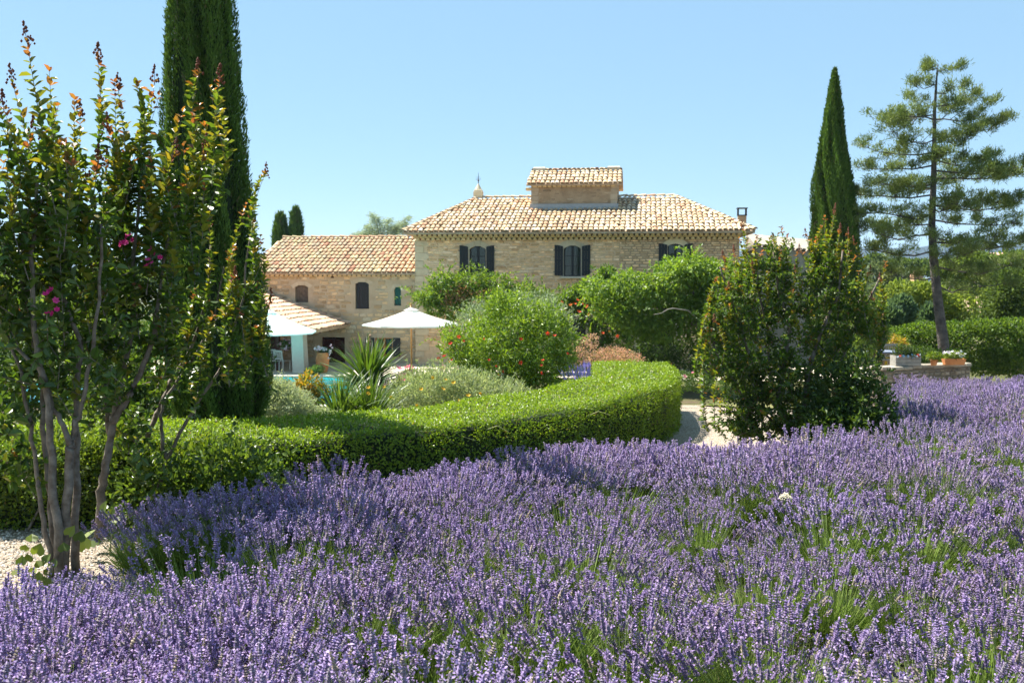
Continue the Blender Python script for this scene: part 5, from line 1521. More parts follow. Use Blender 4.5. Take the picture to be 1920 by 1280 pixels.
# pink roses and grasses near the parasol
d = 19; b = at(772, d)
ro = bush('rose_bush', 'small rose bush with pink blooms below the parasol pole', 'shrub', b, clump_px([(772, 715, 28, 22), (760, 725, 30, 20), (795, 720, 25, 20)], d, b), 1200, .06, .035, G_BRIGHT, 'leaf', .4, .7, .4)
flowers(ro, [P(x, y, d - .45) - b for x, y in ((765, 690), (758, 703), (768, 697), (748, 692), (830, 691), (857, 690), (755, 712), (772, 690))], .07, [(.70, .16, .24), (.78, .30, .36), (.62, .08, .18)], petals=7)
def grass(label, b, n, L, cols, spread=.5, w=.012, name='grass_clump', heads=None):
    t = thing(name, label, 'plant', b)
    a = rng.uniform(0, 6.283, n); r_ = .16 * np.sqrt(rng.random(n)) * L
    p = np.stack([r_ * np.cos(a), r_ * np.sin(a), np.zeros(n)], 1); k = rng.random(n)
    dd = unit(np.stack([np.cos(a) * spread * k, np.sin(a) * spread * k, np.ones(n)], 1) + rng.normal(0, .08, (n, 3)))
    leaves('foliage', p, dd, unit(rng.normal(size=(n, 3))), L * rng.uniform(.6, 1.1, n), w * rng.uniform(.7, 1.3, n), pal(n, cols), M['leaf_matte'], t)
    if heads is not None:
        m_ = n // 2; top = p[:m_] + dd[:m_] * (L * rng.uniform(.6, 1.05, m_))[:, None]
        leaves('flower_heads', top, dd[:m_], unit(rng.normal(size=(m_, 3))), L * rng.uniform(.10, .22, m_), w * 1.6, pal(m_, heads), M['petal'], t)['kind'] = 'stuff'
    return t
grass('pale feathery grass between the parasol pole and the pomegranate', at(805, 24), 700, .95, [(.20, .25, .10), (.26, .28, .14)], .7, .012)
grass('reddish flower stalks beneath the parasol', at(745, 25), 400, .8, [(.14, .16, .06), (.22, .14, .08)], .7, .012, 'flower_stalks', [(.50, .22, .20), (.55, .35, .30)])
grass('blue-violet sage spikes behind the far end of the hedge', at(1100, 20.5), 700, .80, [(.18, .22, .16), (.22, .24, .20)], .8, .012, 'russian_sage', [(.30, .26, .62), (.36, .32, .70)])
grass('blue-violet spikes low beside the pomegranate', at(1120, 19.5), 500, .55, [(.18, .22, .16), (.22, .24, .20)], .9, .012, 'russian_sage', [(.30, .26, .62), (.36, .32, .70)])
d = 23; b = at(1165, d)
bush('pink_shrub', 'rounded shrub with pale pink flowers behind the hedge end', 'shrub', b, clump_px([(1160, 680, 40, 26), (1185, 680, 25, 22), (1130, 675, 30, 22), (1150, 665, 35, 16)], d, b), 3600, .045, .026, [(.40, .22, .18), (.46, .30, .24), (.10, .13, .04), (.34, .17, .14)], 'leaf_matte', .4, .8, .5)
d = 25; b = at(1100, d)
bush('pink_shrub', 'taller pink-tinged shrub touching the pomegranate', 'shrub', b, clump_px([(1090, 655, 28, 22), (1110, 640, 14, 16), (1075, 670, 30, 20)], d, b), 1800, .05, .028, [(.40, .22, .20), (.44, .28, .24), (.12, .14, .05)], 'leaf_matte', .4, .8, .5)
blade_plant('daylily_clump', 'fresh green strap-leaved clump below the trumpet vine', 'plant', at(1172, 27), 70, .85, .05, [(.11, .19, .035), (.14, .22, .05)], .9, .1, .5, group=None)

# ------------------------------------------------------------------ climbers and the mulberry on the terrace
def hp_(u, v, z): return HO + uh * u + vh * v + np.array([0, 0, z])
d = 43.6; b = at(905, d)
G_VINE = [(.09, .155, .02), (.12, .19, .028), (.07, .125, .018), (.14, .20, .04)]
vi = bush('wisteria', 'bright green wisteria spreading across the middle of the facade', 'climber', b,
     clump_px([(900, 560, 70, 30), (850, 545, 45, 30), (950, 555, 55, 26), (1000, 560, 45, 20), (820, 555, 30, 20), (830, 525, 28, 14), (880, 530, 40, 20), (930, 530, 30, 18), (800, 562, 20, 10), (1030, 570, 25, 16), (1055, 565, 25, 12), (790, 555, 18, 8), (815, 580, 18, 14), (848, 580, 30, 25), (985, 545, 25, 14), (1070, 560, 25, 10)], d, b, 26),
     9000, .17, .075, G_VINE, 'leaf', .25, .8, .4, droop=.25, stems=3, sprays=240, spl=4.5)
p = np.array([P(x, y, d - .6) - b for x, y in ((845, 548), (855, 560), (872, 552), (910, 548), (838, 565), (860, 540))])
n = 260; q = p[rng.integers(0, len(p), n)] + rng.normal(0, .22, (n, 3)) * np.array([1, .5, .6])
leaves('old_pods', q, unit(rng.normal(size=(n, 3)) - np.array([0, 0, .8])), unit(rng.normal(size=(n, 3))), .13, .06, pal(n, [(.20, .10, .05), (.28, .16, .08)]), M['leaf_matte'], vi)['kind'] = 'stuff'
MB().tube([hp_(-4.6, -.15, 0) - b, hp_(-4.5, -.2, 1.6) - b, hp_(-4.2, -.25, 2.6) - b, hp_(-3, -.3, 3.0) - b, hp_(0, -.3, 3.0) - b], [.09, .08, .07, .05, .02], 7).build('trunk', M['bark'], vi, True)
d = 43.0; b = at(1110, d)
tv = bush('trumpet_vine', 'dark green trumpet vine with orange flowers over the doorway', 'climber', b,
     clump_px([(1090, 560, 40, 20), (1110, 590, 35, 30), (1125, 630, 22, 35), (1150, 570, 45, 30), (1130, 540, 30, 22), (1180, 600, 30, 40), (1130, 525, 16, 20), (1160, 640, 30, 30), (1110, 655, 16, 25), (1062, 572, 35, 16), (1085, 548, 30, 16), (1140, 510, 14, 14)], d, b, 16),
     9000, .15, .07, [(.065, .12, .016), (.09, .155, .02), (.115, .185, .025), (.05, .095, .014)], 'leaf', .25, .8, .4, droop=.2, sprays=160, spl=4.5)
flowers(tv, [P(x, y, d - 1.25) - b for x, y in ((1044, 580), (1053, 567), (1060, 579), (1070, 572), (1078, 570), (1092, 570), (1093, 563), (1105, 590), (1115, 582), (1085, 585), (1128, 575), (1140, 590), (1116, 597), (1130, 625), (1100, 575), (1142, 622), (1082, 563), (1158, 630), (1205, 630), (1190, 620))], .10, [(.80, .14, .02), (.72, .10, .02), (.78, .22, .04)])
d = 37.5; b = at(1330, d)
mul = thing('mulberry_tree', 'spreading bright green mulberry tree shading the front of the farmhouse', 'tree', b)
bl = clump_px([(1300, 540, 75, 45), (1230, 560, 80, 45), (1190, 545, 50, 28), (1340, 530, 50, 42), (1260, 525, 60, 28), (1150, 580, 45, 25), (1200, 600, 50, 28), (1290, 590, 60, 35), (1350, 580, 45, 45), (1120, 545, 30, 14), (1310, 500, 40, 18), (1240, 620, 45, 22), (1380, 540, 40, 40), (1345, 640, 40, 40), (1270, 500, 30, 14), (1380, 610, 35, 45), (1175, 520, 26, 12)], d, b, 60); bl = add_lumps(bl, 80, .2, .42)
n = 21000; p, nr = in_blobs(bl, n, .45)
ns = 420; sp, sn = in_blobs(bl, ns, .85); vv = unit(sn * .9 + np.array([0, 0, -.05]) + rng.normal(0, .35, (ns, 3))); ff = (np.arange(9) + .5) / 9; HH = rng.uniform(.35, .95, (ns, 1))
sq = (sp[:, None] + vv[:, None] * (HH[:, None] * ff[None, :, None]) - np.array([0, 0, .3]) * (HH[:, None] * (ff ** 2)[None, :, None])).reshape(-1, 3)
p = np.concatenate([p, sq]); nr = np.concatenate([nr, np.repeat(vv, 9, 0)]); n = len(p)
dd = unit(nr * .7 + rand_dirs(n, .1) * .9 - np.array([0, 0, .45])); nn = unit(nr * .5 + rand_dirs(n, .8))
leaves('crown', p, dd, nn, rng.uniform(.11, .20, n), rng.uniform(.07, .13, n), pal(n, [(.095, .165, .02), (.12, .195, .028), (.075, .135, .018), (.145, .21, .04)], .2), M['leaf'], mul)
Pb = lambda x, y, k=0: P(x, y, d + k) - b
mb = MB(); mb.tube([(0, 0, -.1), (.0, 0, .7), (.1, 0, 1.4), Pb(1330, 620)], [.22, .19, .18, .15], 9, wob=.08)
for e in ((1220, 580), (1180, 560), (1290, 530), (1370, 560), (1260, 600)):
    m_ = (Pb(1330, 620) + Pb(*e)) / 2 + np.array([0, random.uniform(-.4, .2), .15]); mb.tube([Pb(1330, 622), m_, Pb(*e)], [.12, .08, .03], 7, wob=.06)
mb.build('trunk', M['bark'], mul, True)
mb = MB(); mb.tube([Pb(1225, 590, -1.9), Pb(1240, 587, -1.95), Pb(1252, 580, -1.95), Pb(1262, 578, -1.9), Pb(1275, 580, -1.8), Pb(1290, 582, -1.6), Pb(1310, 600, -1.0)], [.010, .016, .02, .022, .026, .03, .036], 6, wob=.12)
br_ = mb.build('branch', mat_noise('bleached_bark', (.20, .18, .15), (.32, .29, .24), 12, .9, .4), mul, True); br_['label'] = 'bare bleached branch sticking out of the crown'
d = 38.5; b = at(1300, d)
bush('undergrowth_shrub', 'dark leafy shrub in the deep shade under the mulberry', 'shrub', b, clump_px([(1200, 672, 40, 25), (1240, 660, 45, 38), (1290, 670, 50, 35), (1340, 670, 45, 38), (1390, 670, 40, 35)], d, b), 6500, .12, .06, [(.03, .06, .014), (.04, .075, .016)], 'leaf', .2, .8, .3)
# low dark hedge and small plants beyond the path
d = 29.5; b = at(1310, d)
lh = bush('low_hedge', 'low dark green hedge beyond the gravel, shaded by the mulberry', 'hedge', b, clump_px([(1255, 714, 22, 20), (1280, 714, 24, 20), (1310, 716, 26, 20), (1345, 718, 26, 20), (1375, 720, 24, 20), (1405, 722, 22, 18)], d, b, 30), 7500, .05, .028, [(.04, .08, .016), (.055, .10, .02)], 'leaf', .3, .8, .6, stems=0)
flowers(lh, [P(x, y, d - .6) - b for x, y in ((1283, 706), (1300, 699))], .07, [(.62, .20, .26)])
MB().lathe([(.0, 0), (.18, 0), (.25, .35), (.27, .36), (.27, .42), (.22, .42)], 14).build('flower_pot', M['terracotta'], None, True, at(1199, 29))
tag(bpy.context.scene.objects['flower_pot'], 'terracotta pot under the trumpet vine beside the strap-leaved clump', 'pot')

# ------------------------------------------------------------------ parasols, urn and furniture by the pool
def parasol(label, px, py_rim, py_top, half_px, d, gzv, rz=.35, n=8):
    zr_ = P(px, py_rim, d)[2]; za = P(px, py_top, d)[2]; x = P(px, py_rim, d)[0]; base = np.array([x, d, gzv])
    t = thing('parasol', label, 'parasol', base, rz, 'white parasols by the pool')
    Rm = half_px * mpp(d) / math.cos(math.pi / n) * 1.0; H = za - gzv; hr = zr_ - gzv
    V, F = [], []
    K = 6
    for k in range(K + 1):
        f = k / K
        for i in range(n * 2):
            a = math.pi * i / n; edge = 1.0 if i % 2 == 0 else math.cos(math.pi / n) * (1 - .03 * f)
            sag = -.05 * math.sin(math.pi * f) * 1.0 - (.02 * f if i % 2 else 0)
            V.append((Rm * f * edge * math.cos(a), Rm * f * edge * math.sin(a), H - .05 + (hr - H + .05) * f + sag))
    m_ = n * 2
    for k in range(K):
        for i in range(m_):
            j = (i + 1) % m_
            if k == 0: F.append((i, m_ + i, m_ + j))
            else: F.append((k * m_ + i, (k + 1) * m_ + i, (k + 1) * m_ + j, k * m_ + j))
    b_ = len(V)                                    # hanging rim
    for i in range(m_):
        x_, y_, z_ = V[K * m_ + i]; V.append((x_, y_, z_ - .05))
    for i in range(m_): F.append((K * m_ + i, b_ + i, b_ + (i + 1) % m_, K * m_ + (i + 1) % m_))
    mk('canopy', np.array(V), F, M['white_cloth'], t, col=np.tile((.80, .79, .76), (len(V), 1)))
    V2, F2 = [], []                                # vent cap on top
    for k in range(3):
        f = .16 * k / 2
        for i in range(m_):
            a = math.pi * i / n; edge = 1.0 if i % 2 == 0 else math.cos(math.pi / n); V2.append((Rm * f * edge * math.cos(a), Rm * f * edge * math.sin(a), H - .02 + (hr - H) * f + (.0 if k else .02)))
    for k in range(2):
        for i in range(m_): F2.append((k * m_ + i, (k + 1) * m_ + i, (k + 1) * m_ + (i + 1) % m_, k * m_ + (i + 1) % m_))
    mk('vent', np.array(V2), F2, M['white_cloth'], t, col=np.tile((.80, .79, .76), (len(V2), 1)))
    MB().tube([(0, 0, 0), (0, 0, H + .05)], .035, 10).build('pole', M['wood'], t, True)
    MB().lathe([(.0, 0), (.03, .02), (.035, .05), (.0, .10)], 8, (0, 0, H + .04)).build('finial', M['wood'], t, True)
    for i in range(n):
        a = 2 * math.pi * i / n; c_, s_ = math.cos(a), math.sin(a)
        MB().tube([(c_ * .05, s_ * .05, H - .12), (Rm * .97 * c_, Rm * .97 * s_, hr - .04)], .012, 4).build('rib', M['wood'], t)
    MB().lathe([(0, 0), (.30, 0), (.30, .06), (.06, .10), (.05, .3), (0, .3)], 16).build('base', M['grey_wood'], t)
    return t
parasol('white parasol on a wooden pole right of the pool house', 771, 607, 575, 85, 34.5, -2.15, .25)
parasol('white parasol half hidden behind the tall cypress', 505, 622, 578, 84, 38.0, zt + .03, .5)
d = 43.0; b = P(605, 694, d); b[2] = zt + .03
sc_ = (P(605, 655, d)[2] - P(605, 695, d)[2])
MB().lathe([(.0, 0), (.20, 0), (.22, .02), (.29, .22), (.33, .45), (.345, .62), (.315, .78), (.275, .86), (.30, .90), (.30, .96), (.25, .96), (.22, .90)], 20).build('terracotta_urn', M['terracotta'], None, True, b)
u_ = bpy.context.scene.objects['terracotta_urn']; u_.scale = (sc_ * .92, sc_ * .92, sc_ * 1.0); tag(u_, 'tall terracotta urn in front of the dark louvred door', 'urn')
zr_ = b[2] + sc_ * .93
ur = bush('urn_flowers', 'white and pale pink flowers growing in the tall terracotta urn', 'plant', (b[0], b[1], zr_), [(0, 0, .08, .24, .24, .14), (.1, -.05, .12, .18, .18, .12), (.32, 0, -.05, .14, .14, .18)], 420, .10, .05, [(.06, .10, .03), (.04, .08, .03)], 'leaf', .3, .7, .3, stems=3)
flowers(ur, [rng.normal(0, 1, 3) * np.array([.17, .13, .06]) + np.array([.02, -.12, .18]) for _ in range(22)] + [np.array([.30 + random.uniform(-.1, .15), -.1, random.uniform(-.25, .1)]) for _ in range(6)], .07, [(.85, .80, .80), (.80, .62, .66), (.85, .83, .82)])
b = P(588, 700, 41.9); b[2] = zt + .03
bush('pillar_shrub', 'small green shrub at the foot of the pale pillar', 'shrub', b, [(0, 0, .18, .34, .28, .2), (.2, 0, .25, .25, .22, .2), (-.15, 0, .12, .25, .2, .14)], 1100, .10, .035, [(.07, .13, .03), (.10, .16, .05)], 'leaf', .5, .7, .4, stems=3)
b = P(534, 640, 43.5)
hbk = thing('hanging_basket', 'basket of pink flowers hanging under the pool house roof', 'hanging basket', (b[0], b[1], b[2] - .25))
MB().lathe([(0, -.12), (.12, -.10), (.20, 0), (.19, 0), (.10, -.07)], 12).build('basket', M['grey_wood'], hbk)
MB().tube([(0, 0, 0), (0, 0, .75)], .008, 4).build('chain', M['metal'], hbk)
n = 300; p, nr = in_blobs([(0, 0, .08, .3, .3, .2)], n, .3); leaves('foliage', p, unit(nr + rand_dirs(n)), rand_dirs(n, .5), .09, .045, pal(n, [(.05, .09, .02)]), M['leaf'], hbk)
flowers(hbk, [unit(rng.normal(size=3)) * np.array([.33, .33, .24]) + np.array([0, 0, .1]) for _ in range(26)], .075, [(.72, .36, .44), (.78, .52, .56)])
# furniture
def slat_chair(label, base, rz, mat, group, w=.5, hb=.92):
    t = thing('garden_chair', label, 'chair', base, rz, group)
    for sx in (-1, 1):
        MB().box((sx * (w / 2 - .02), -.22, .22), (.04, .04, .44)).build('leg', M[mat], t)
        MB().tube([(sx * (w / 2 - .02), .20, 0), (sx * (w / 2 - .02), .20, .45), (sx * (w / 2 - .02), .29, hb)], .022, 6).build('leg', M[mat], t)
    for i in range(6): MB().box((0, -.21 + .083 * i, .45), (w - .02, .065, .022)).build('seat_slat', M[mat], t)
    MB().box((0, .285, hb - .02), (w - .01, .03, .07), rx=-.18).build('back_rail', M[mat], t); MB().box((0, .22, .54), (w - .06, .03, .05), rx=-.18).build('back_rail', M[mat], t)
    for i in range(7): MB().box((-w / 2 + .06 + (w - .12) * i / 6, .255, .72), (.028, .018, .36), rx=-.18).build('back_slat', M[mat], t)
    return t
M['white_metal'] = mat_plain('white_metal', (.55, .53, .48), .5, .4)
for (px, lab, rz_) in ((512, 'white garden chair under the pool house roof, nearer the cypress', .4), (530, 'white garden chair under the pool house roof, nearer the pillar', 2.6)):
    b = P(px, 696, 43.8); slat_chair(lab, (b[0], b[1], zt + .03), rz_, 'white_metal', 'chairs under the pool house')

# ------------------------------------------------------------------ right side: terrace wall, table, pots, pine
d = 27.5
wl0, wl1 = P(1655, 700, 26.5), P(1822, 700, 28.0)
w_ = thing('low_stone_wall', 'low dry-stone wall at the far edge of the lavender, below the pine', 'wall', (0, 0, 0))
zA, zB = P(1660, 692, 26.5)[2], P(1815, 684, 28.0)[2]
gA = float(gz(wl0[0], 26.5)) - .2
v_ = (wl1 - wl0); v_[2] = 0; Lw = np.linalg.norm(v_); v_ /= Lw; pn = np.array([v_[1], -v_[0], 0])
w_.location = (wl0[0], wl0[1], gA); w_.rotation_euler = (0, 0, math.atan2(v_[1], v_[0]))
hA, hB = zA - gA, zB - gA
mb = MB(); mb.add([(0, .06, 0), (Lw, .06, 0), (Lw, .42, 0), (0, .42, 0), (0, .06, hA - .05), (Lw, .06, hB - .05), (Lw, .42, hB - .05), (0, .42, hA - .05)], [(0, 3, 2, 1), (4, 5, 6, 7), (0, 1, 5, 4), (1, 2, 6, 5), (2, 3, 7, 6), (3, 0, 4, 7)])
core_ = mb.build('wall_core', M['dark_mortar'], w_)
POOL_D = stone_pool([(.32, .28, .21), (.27, .23, .165), (.36, .31, .24), (.24, .20, .14)], 18, .12)
stones(w_, [s for s in lay_stones(0, Lw, .0, max(hA, hB) - .1, [], (.08, .14), (.15, .4), .02) if s[1] < hA + (hB - hA) * s[0] / Lw - .08], POOL_D, 200, M['stone'], .06, .12, .03)
x = 0
while x < Lw:
    l_ = min(random.uniform(.25, .5), Lw - x)
    if l_ > .1: colored(MB().box((x + l_ / 2, .24, hA + (hB - hA) * (x + l_ / 2) / Lw + random.uniform(-.01, .02)), (l_ - .015, .46, .09), rz=random.uniform(-.03, .03), bev=.015).build('cap_stone', M['dressed'], w_), pal(1, [(.30, .265, .21), (.36, .32, .25)], .1)[0])
    x += l_
zW = lambda px: (zA + (zB - zA) * (px - 1660) / 155)
tb = P(1660, 659, 29.0)
gt_ = tb[2] - .76
def wood_table(label, base, w, dd, h):
    t = thing('garden_table', label, 'table', base, .1)
    nb = 6
    for i in range(nb): MB().box((0, -dd / 2 + dd * (i + .5) / nb, h), (w, dd / nb - .012, .035), bev=.004).build('top_slat', M['table_grey'], t)
    for sx in (-1, 1):
        for sy in (-1, 1): MB().box((sx * (w / 2 - .08), sy * (dd / 2 - .08), h / 2 - .02), (.07, .07, h - .04)).build('leg', M['grey_wood'], t)
    MB().box((0, 0, h - .07), (w - .2, dd - .2, .08)).build('frame', M['grey_wood'], t)
M['table_grey'] = mat_plain('blue_grey_tabletop', (.20, .235, .31), .6, .3)
wood_table('blue-grey garden table behind the low stone wall', (tb[0] - .2, 29.0, gt_), 1.35, .8, .76)
for (px, lab) in ((1648, 'weathered wooden chair at the blue-grey table, left of the pair'), (1676, 'weathered wooden chair at the blue-grey table, right of the pair')):
    c_ = P(px, 650, 29.75); slat_chair(lab, (c_[0], 29.75, gt_), 0, 'grey_wood', 'wooden chairs at the garden table', .46, .90)
ter = ribbon('raised_terrace', [(wl0[0] - 1, 26.9), (wl1[0], 28.3)], [(wl0[0] - 1, 32), (wl1[0] + 1, 32)], 12, 6, 0, M['terrace'])
for vtx in ter.data.vertices: vtx.co.z = gt_
tag(ter, 'paved terrace behind the low stone wall', 'terrace', kind='structure')
pb_ = P(1692, 687, 27.35); zc_ = zW(1692) + .04
tr_ = thing('planter_box', 'pale whitewashed wooden planter on the low wall', 'planter', (pb_[0], 27.15, zc_), .1)
for i in range(3): MB().box((0, -.16, .05 + .095 * i), (.72, .022, .088), bev=.004).build('plank', M['plank_white'] if 'plank_white' in M else M.setdefault('plank_white', mat_noise('whitewashed_plank', (.22, .21, .185), (.30, .285, .25), 10, .85, .2)), tr_)
for i in range(3): MB().box((0, .16, .05 + .095 * i), (.72, .022, .088), bev=.004).build('plank', M['plank_white'], tr_)
for sx in (-1, 1): MB().box((sx * .35, 0, .145), (.022, .30, .28)).build('end_board', M['plank_white'], tr_)
MB().box((0, 0, .22), (.66, .28, .02)).build('soil', M['core'], tr_)
b = (pb_[0], 27.15, zc_ + .22)
t_ = bush('planter_plant', 'dark trailing plant with small blue flowers in the whitewashed planter', 'plant', b, [(0, 0, .10, .36, .2, .16), (-.1, 0, .22, .28, .18, .14), (.2, -.05, .05, .2, .2, .12)], 900, .07, .035, [(.03, .055, .015), (.04, .07, .02)], 'leaf', .3, .8, .3, stems=3)
flowers(t_, [np.array([random.uniform(-.32, .32), -.22, random.uniform(.0, .1)]) for _ in range(14)], .04, [(.20, .42, .60), (.45, .55, .62), (.62, .05, .03)])
for (px, py, lab, dd_, col_) in ((1785, 679, 'orange terracotta trough of white flowers on the low wall', 27.6, (.80, .82, .80)), (1748, 683, 'small terracotta pot near the pine trunk on the low wall', 27.3, None)):
    q_ = P(px, py, dd_); zc_ = zW(px) + .05
    L_ = .26 if col_ else .10
    mb = MB(); 
    if col_: mb.add([(-L_, -.09, 0), (L_, -.09, 0), (L_, .09, 0), (-L_, .09, 0), (-L_ - .04, -.12, .17), (L_ + .04, -.12, .17), (L_ + .04, .12, .17), (-L_ - .04, .12, .17), (-L_ - .02, -.10, .14), (L_ + .02, -.10, .14), (L_ + .02, .10, .14), (-L_ - .02, .10, .14)], [(0, 3, 2, 1), (0, 1, 5, 4), (1, 2, 6, 5), (2, 3, 7, 6), (3, 0, 4, 7), (4, 5, 9, 8), (5, 6, 10, 9), (6, 7, 11, 10), (7, 4, 8, 11), (8, 9, 10, 11)])
    else: mb.lathe([(0, 0), (.07, 0), (.10, .13), (.115, .13), (.115, .17), (.085, .17), (.08, .14)], 12)
    o = mb.build('terracotta_trough' if col_ else 'flower_pot', M['terracotta'], None, False, (q_[0], dd_ - .1, zc_)); tag(o, lab, 'planter' if col_ else 'pot')
    tt = bush('pot_plant', ('white-flowered green plant in the orange terracotta trough' if col_ else 'bushy green plant in the small terracotta pot'), 'plant', (q_[0], dd_ - .1, zc_ + .14), [(0, 0, .10, .30 if col_ else .2, .14, .13)], 450, .07, .035, G_BRIGHT, 'leaf', .3, .8, .3, stems=2)
    if col_: flowers(tt, [np.array([random.uniform(-.28, .28), random.uniform(-.14, .05), random.uniform(.1, .24)]) for _ in range(20)], .05, [col_, (.75, .70, .74)])
b = P(1722, 690, 28.2); b[2] = gt_
bush('terrace_shrub', 'dark rounded shrub between planter and pine on the terrace', 'shrub', b, rel([blob(1724, 676, 18, 18, 28.2), blob(1735, 662, 16, 14, 28.4), blob(1712, 660, 14, 12, 28.6)], b), 1500, .07, .04, [(.035, .07, .015), (.06, .10, .02)], 'leaf', .3, .8, .4)
b = P(1770, 690, 29.0); b[2] = gt_
bush('terrace_shrub', 'fresh green bushy plants around the foot of the pine', 'shrub', b, rel([blob(1755, 668, 18, 14, 29), blob(1790, 668, 22, 14, 29), blob(1770, 678, 25, 12, 28.8)], b), 1800, .08, .045, G_BRIGHT, 'leaf', .3, .8, .4)
d = 31.5; b = P(1668, 690, d); b[2] = gt_
bush('golden_shrub', 'yellow-orange shrub behind the wooden chairs', 'shrub', b, rel([blob(1668, 640, 30, 12, d), blob(1655, 650, 22, 12, d), blob(1685, 648, 18, 12, d), blob(1668, 665, 26, 20, d)], b), 2200, .10, .05, [(.26, .22, .03), (.20, .20, .03), (.34, .18, .04), (.14, .17, .03)], 'leaf', .4, .8, .4)
# tall clipped hedge behind
d = 34.0; b = at(1800, d)
rows_ = [(1700, 655, 40, 35), (1740, 640, 40, 30), (1780, 645, 45, 38), (1830, 650, 45, 45), (1880, 655, 45, 45), (1930, 655, 50, 50), (1690, 628, 30, 16), (1730, 618, 35, 14), (1790, 618, 45, 16), (1850, 615, 45, 16), (1905, 612, 45, 16), (1960, 640, 50, 50), (1760, 675, 50, 25), (1850, 680, 50, 25), (1910, 680, 50, 30)]
bush('tall_hedge', 'tall bushy green hedge behind the pine and the terrace', 'hedge', b, rel([blob(x, y, rx, ry, d + random.uniform(-.3, .3), 34) for x, y, rx, ry in rows_], b), 19000, .12, .065, [(.06, .115, .016), (.085, .145, .02), (.045, .085, .014), (.11, .17, .025)], 'leaf', .3, .8, .55, stems=4)
# pine
d = 31.0; b = at(1772, d)
pine = thing('pine_tree', 'tall open-crowned pine with a dark bare lower trunk on the right', 'tree', b)
tp = [(1776, 720), (1768, 640), (1758, 560), (1750, 480), (1747, 420), (1750, 350), (1752, 280), (1752, 210), (1756, 150), (1758, 120)]
tp3 = [P(x, y, d) - b for x, y in tp]
MB().tube(tp3, [.19, .165, .14, .125, .105, .09, .07, .05, .03, .012], 10, wob=.06).build('trunk', M['pine_bark'], pine, True)
lim = MB(); cp, cd = [], []
zt_ = np.array([q[2] for q in tp3]); xt_ = np.array([q[0] for q in tp3]); 
radp = [(150, 26), (180, 80), (235, 128), (300, 138), (330, 165), (390, 160), (430, 150), (470, 160), (520, 150)]
def limb(py, ang, Lm, rise, th):
    z = P(1750, py, d)[2] - b[2]; x = float(np.interp(z, zt_, xt_))
    o = np.array([x, 0, z]); dr = np.array([math.cos(ang), math.sin(ang) * .8, 0])
    pts_ = [o]
    for f in (.25, .5, .75, 1.0): pts_.append(o + dr * Lm * f + np.array([random.gauss(0, .09), random.gauss(0, .09), rise * Lm * f * f - .05 * Lm * math.sin(3 * f) + random.gauss(0, .08)]))
    lim.tube(pts_, [th, th * .8, th * .6, th * .4, th * .2], 5, False)
    for f in np.linspace(.18, 1.0, max(3, int(Lm * 4.5))):
        i = min(3, int(f * 4)); g_ = f * 4 - i; q = pts_[i] * (1 - g_) + pts_[i + 1] * g_ if i < 4 else pts_[4]
        for _ in range(3 if random.random() < .6 else 1):
            sd = np.array([-dr[1], dr[0], 0]) * random.uniform(-1, 1) * (.75 * (1.2 - f) * Lm ** .5 + .10); e = q + sd + dr * random.uniform(0, .18) + np.array([0, 0, random.uniform(-.04, .24)])
            lim.tube([q, e], [.012, .006], 3, False); cp.append(e); cd.append(unit(e - q + np.array([0, 0, .25])))
for (py, ang, lp, rise) in ((128, 2.8, 16, .1), (140, .3, 26, .3), (165, 3.0, 30, .15), (175, .2, 42, .25), (195, 2.9, 48, .05), (200, .4, 90, .22), (215, 3.3, 88, .03), (225, 6.0, 100, .25), (225, 3.0, 100, .06), (250, .15, 118, .18), (262, 3.3, 90, .1), (270, 5.6, 90, .12), (285, 2.8, 120, .12), (300, .3, 105, .05), (300, 4.4, 90, .05), (310, 3.1, 128, .05), (320, 6.1, 130, .03), (335, .1, 165, .06), (345, 3.3, 128, .03), (352, 1.6, 90, .03), (365, 2.9, 135, .03), (372, 6.2, 130, .0), (385, .35, 150, .02), (390, 4.8, 90, 0), (400, 3.15, 148, .02), (412, .0, 140, -.03), (420, 2.6, 110, .0), (440, 3.2, 130, .03), (445, 6.1, 110, .02), (455, .1, 165, .06), (470, 3.05, 135, .06), (480, 5.2, 80, .02), (500, .1, 165, .06), (520, 3.3, 75, .08), (535, .3, 130, .05)):
    limb(py, ang + random.uniform(-.25, .25), lp * random.uniform(.9, 1.08) * mpp(d) * (1.1 if abs(math.cos(ang)) > .8 else 1.0), rise, .014 + .016 * lp / 130)
    
lim.build('limbs', M['pine_bark'], pine)['kind'] = 'stuff'
cp, cd = np.array(cp), np.array(cd)
per = 95; n = len(cp) * per
pp = np.repeat(cp, per, 0) + rng.normal(0, .075, (n, 3)) * np.array([1.1, 1.1, .9]); dd = unit(np.repeat(cd, per, 0) * .7 + rng.normal(0, .8, (n, 3)) + np.array([0, 0, .35]))
tone = np.repeat(pal(len(cp), [(.13, .17, .045), (.105, .145, .04), (.155, .19, .05), (.085, .12, .034)], .2), per, 0) * rng.uniform(.75, 1.25, (n, 1))
leaves('needles', pp, dd, rand_dirs(n), rng.uniform(.10, .19, n), .022, tone, M['needle'], pine)['kind'] = 'stuff'
print('PINE', n)
# walnut-like tree behind the right crape myrtle
d = 28.5; b = at(1628, d)
bush('walnut_tree', 'light green drooping-leaved tree between the slim cypress and the table', 'tree', b, rel([blob(1628, 600, 30, 40, d), blob(1645, 620, 22, 26, d), blob(1620, 640, 25, 35, d), blob(1645, 580, 16, 20, d), blob(1600, 560, 25, 35, d)], b), 2600, .17, .06, [(.11, .17, .03), (.14, .20, .05), (.08, .13, .025)], 'leaf', .1, .7, .4, droop=.7)

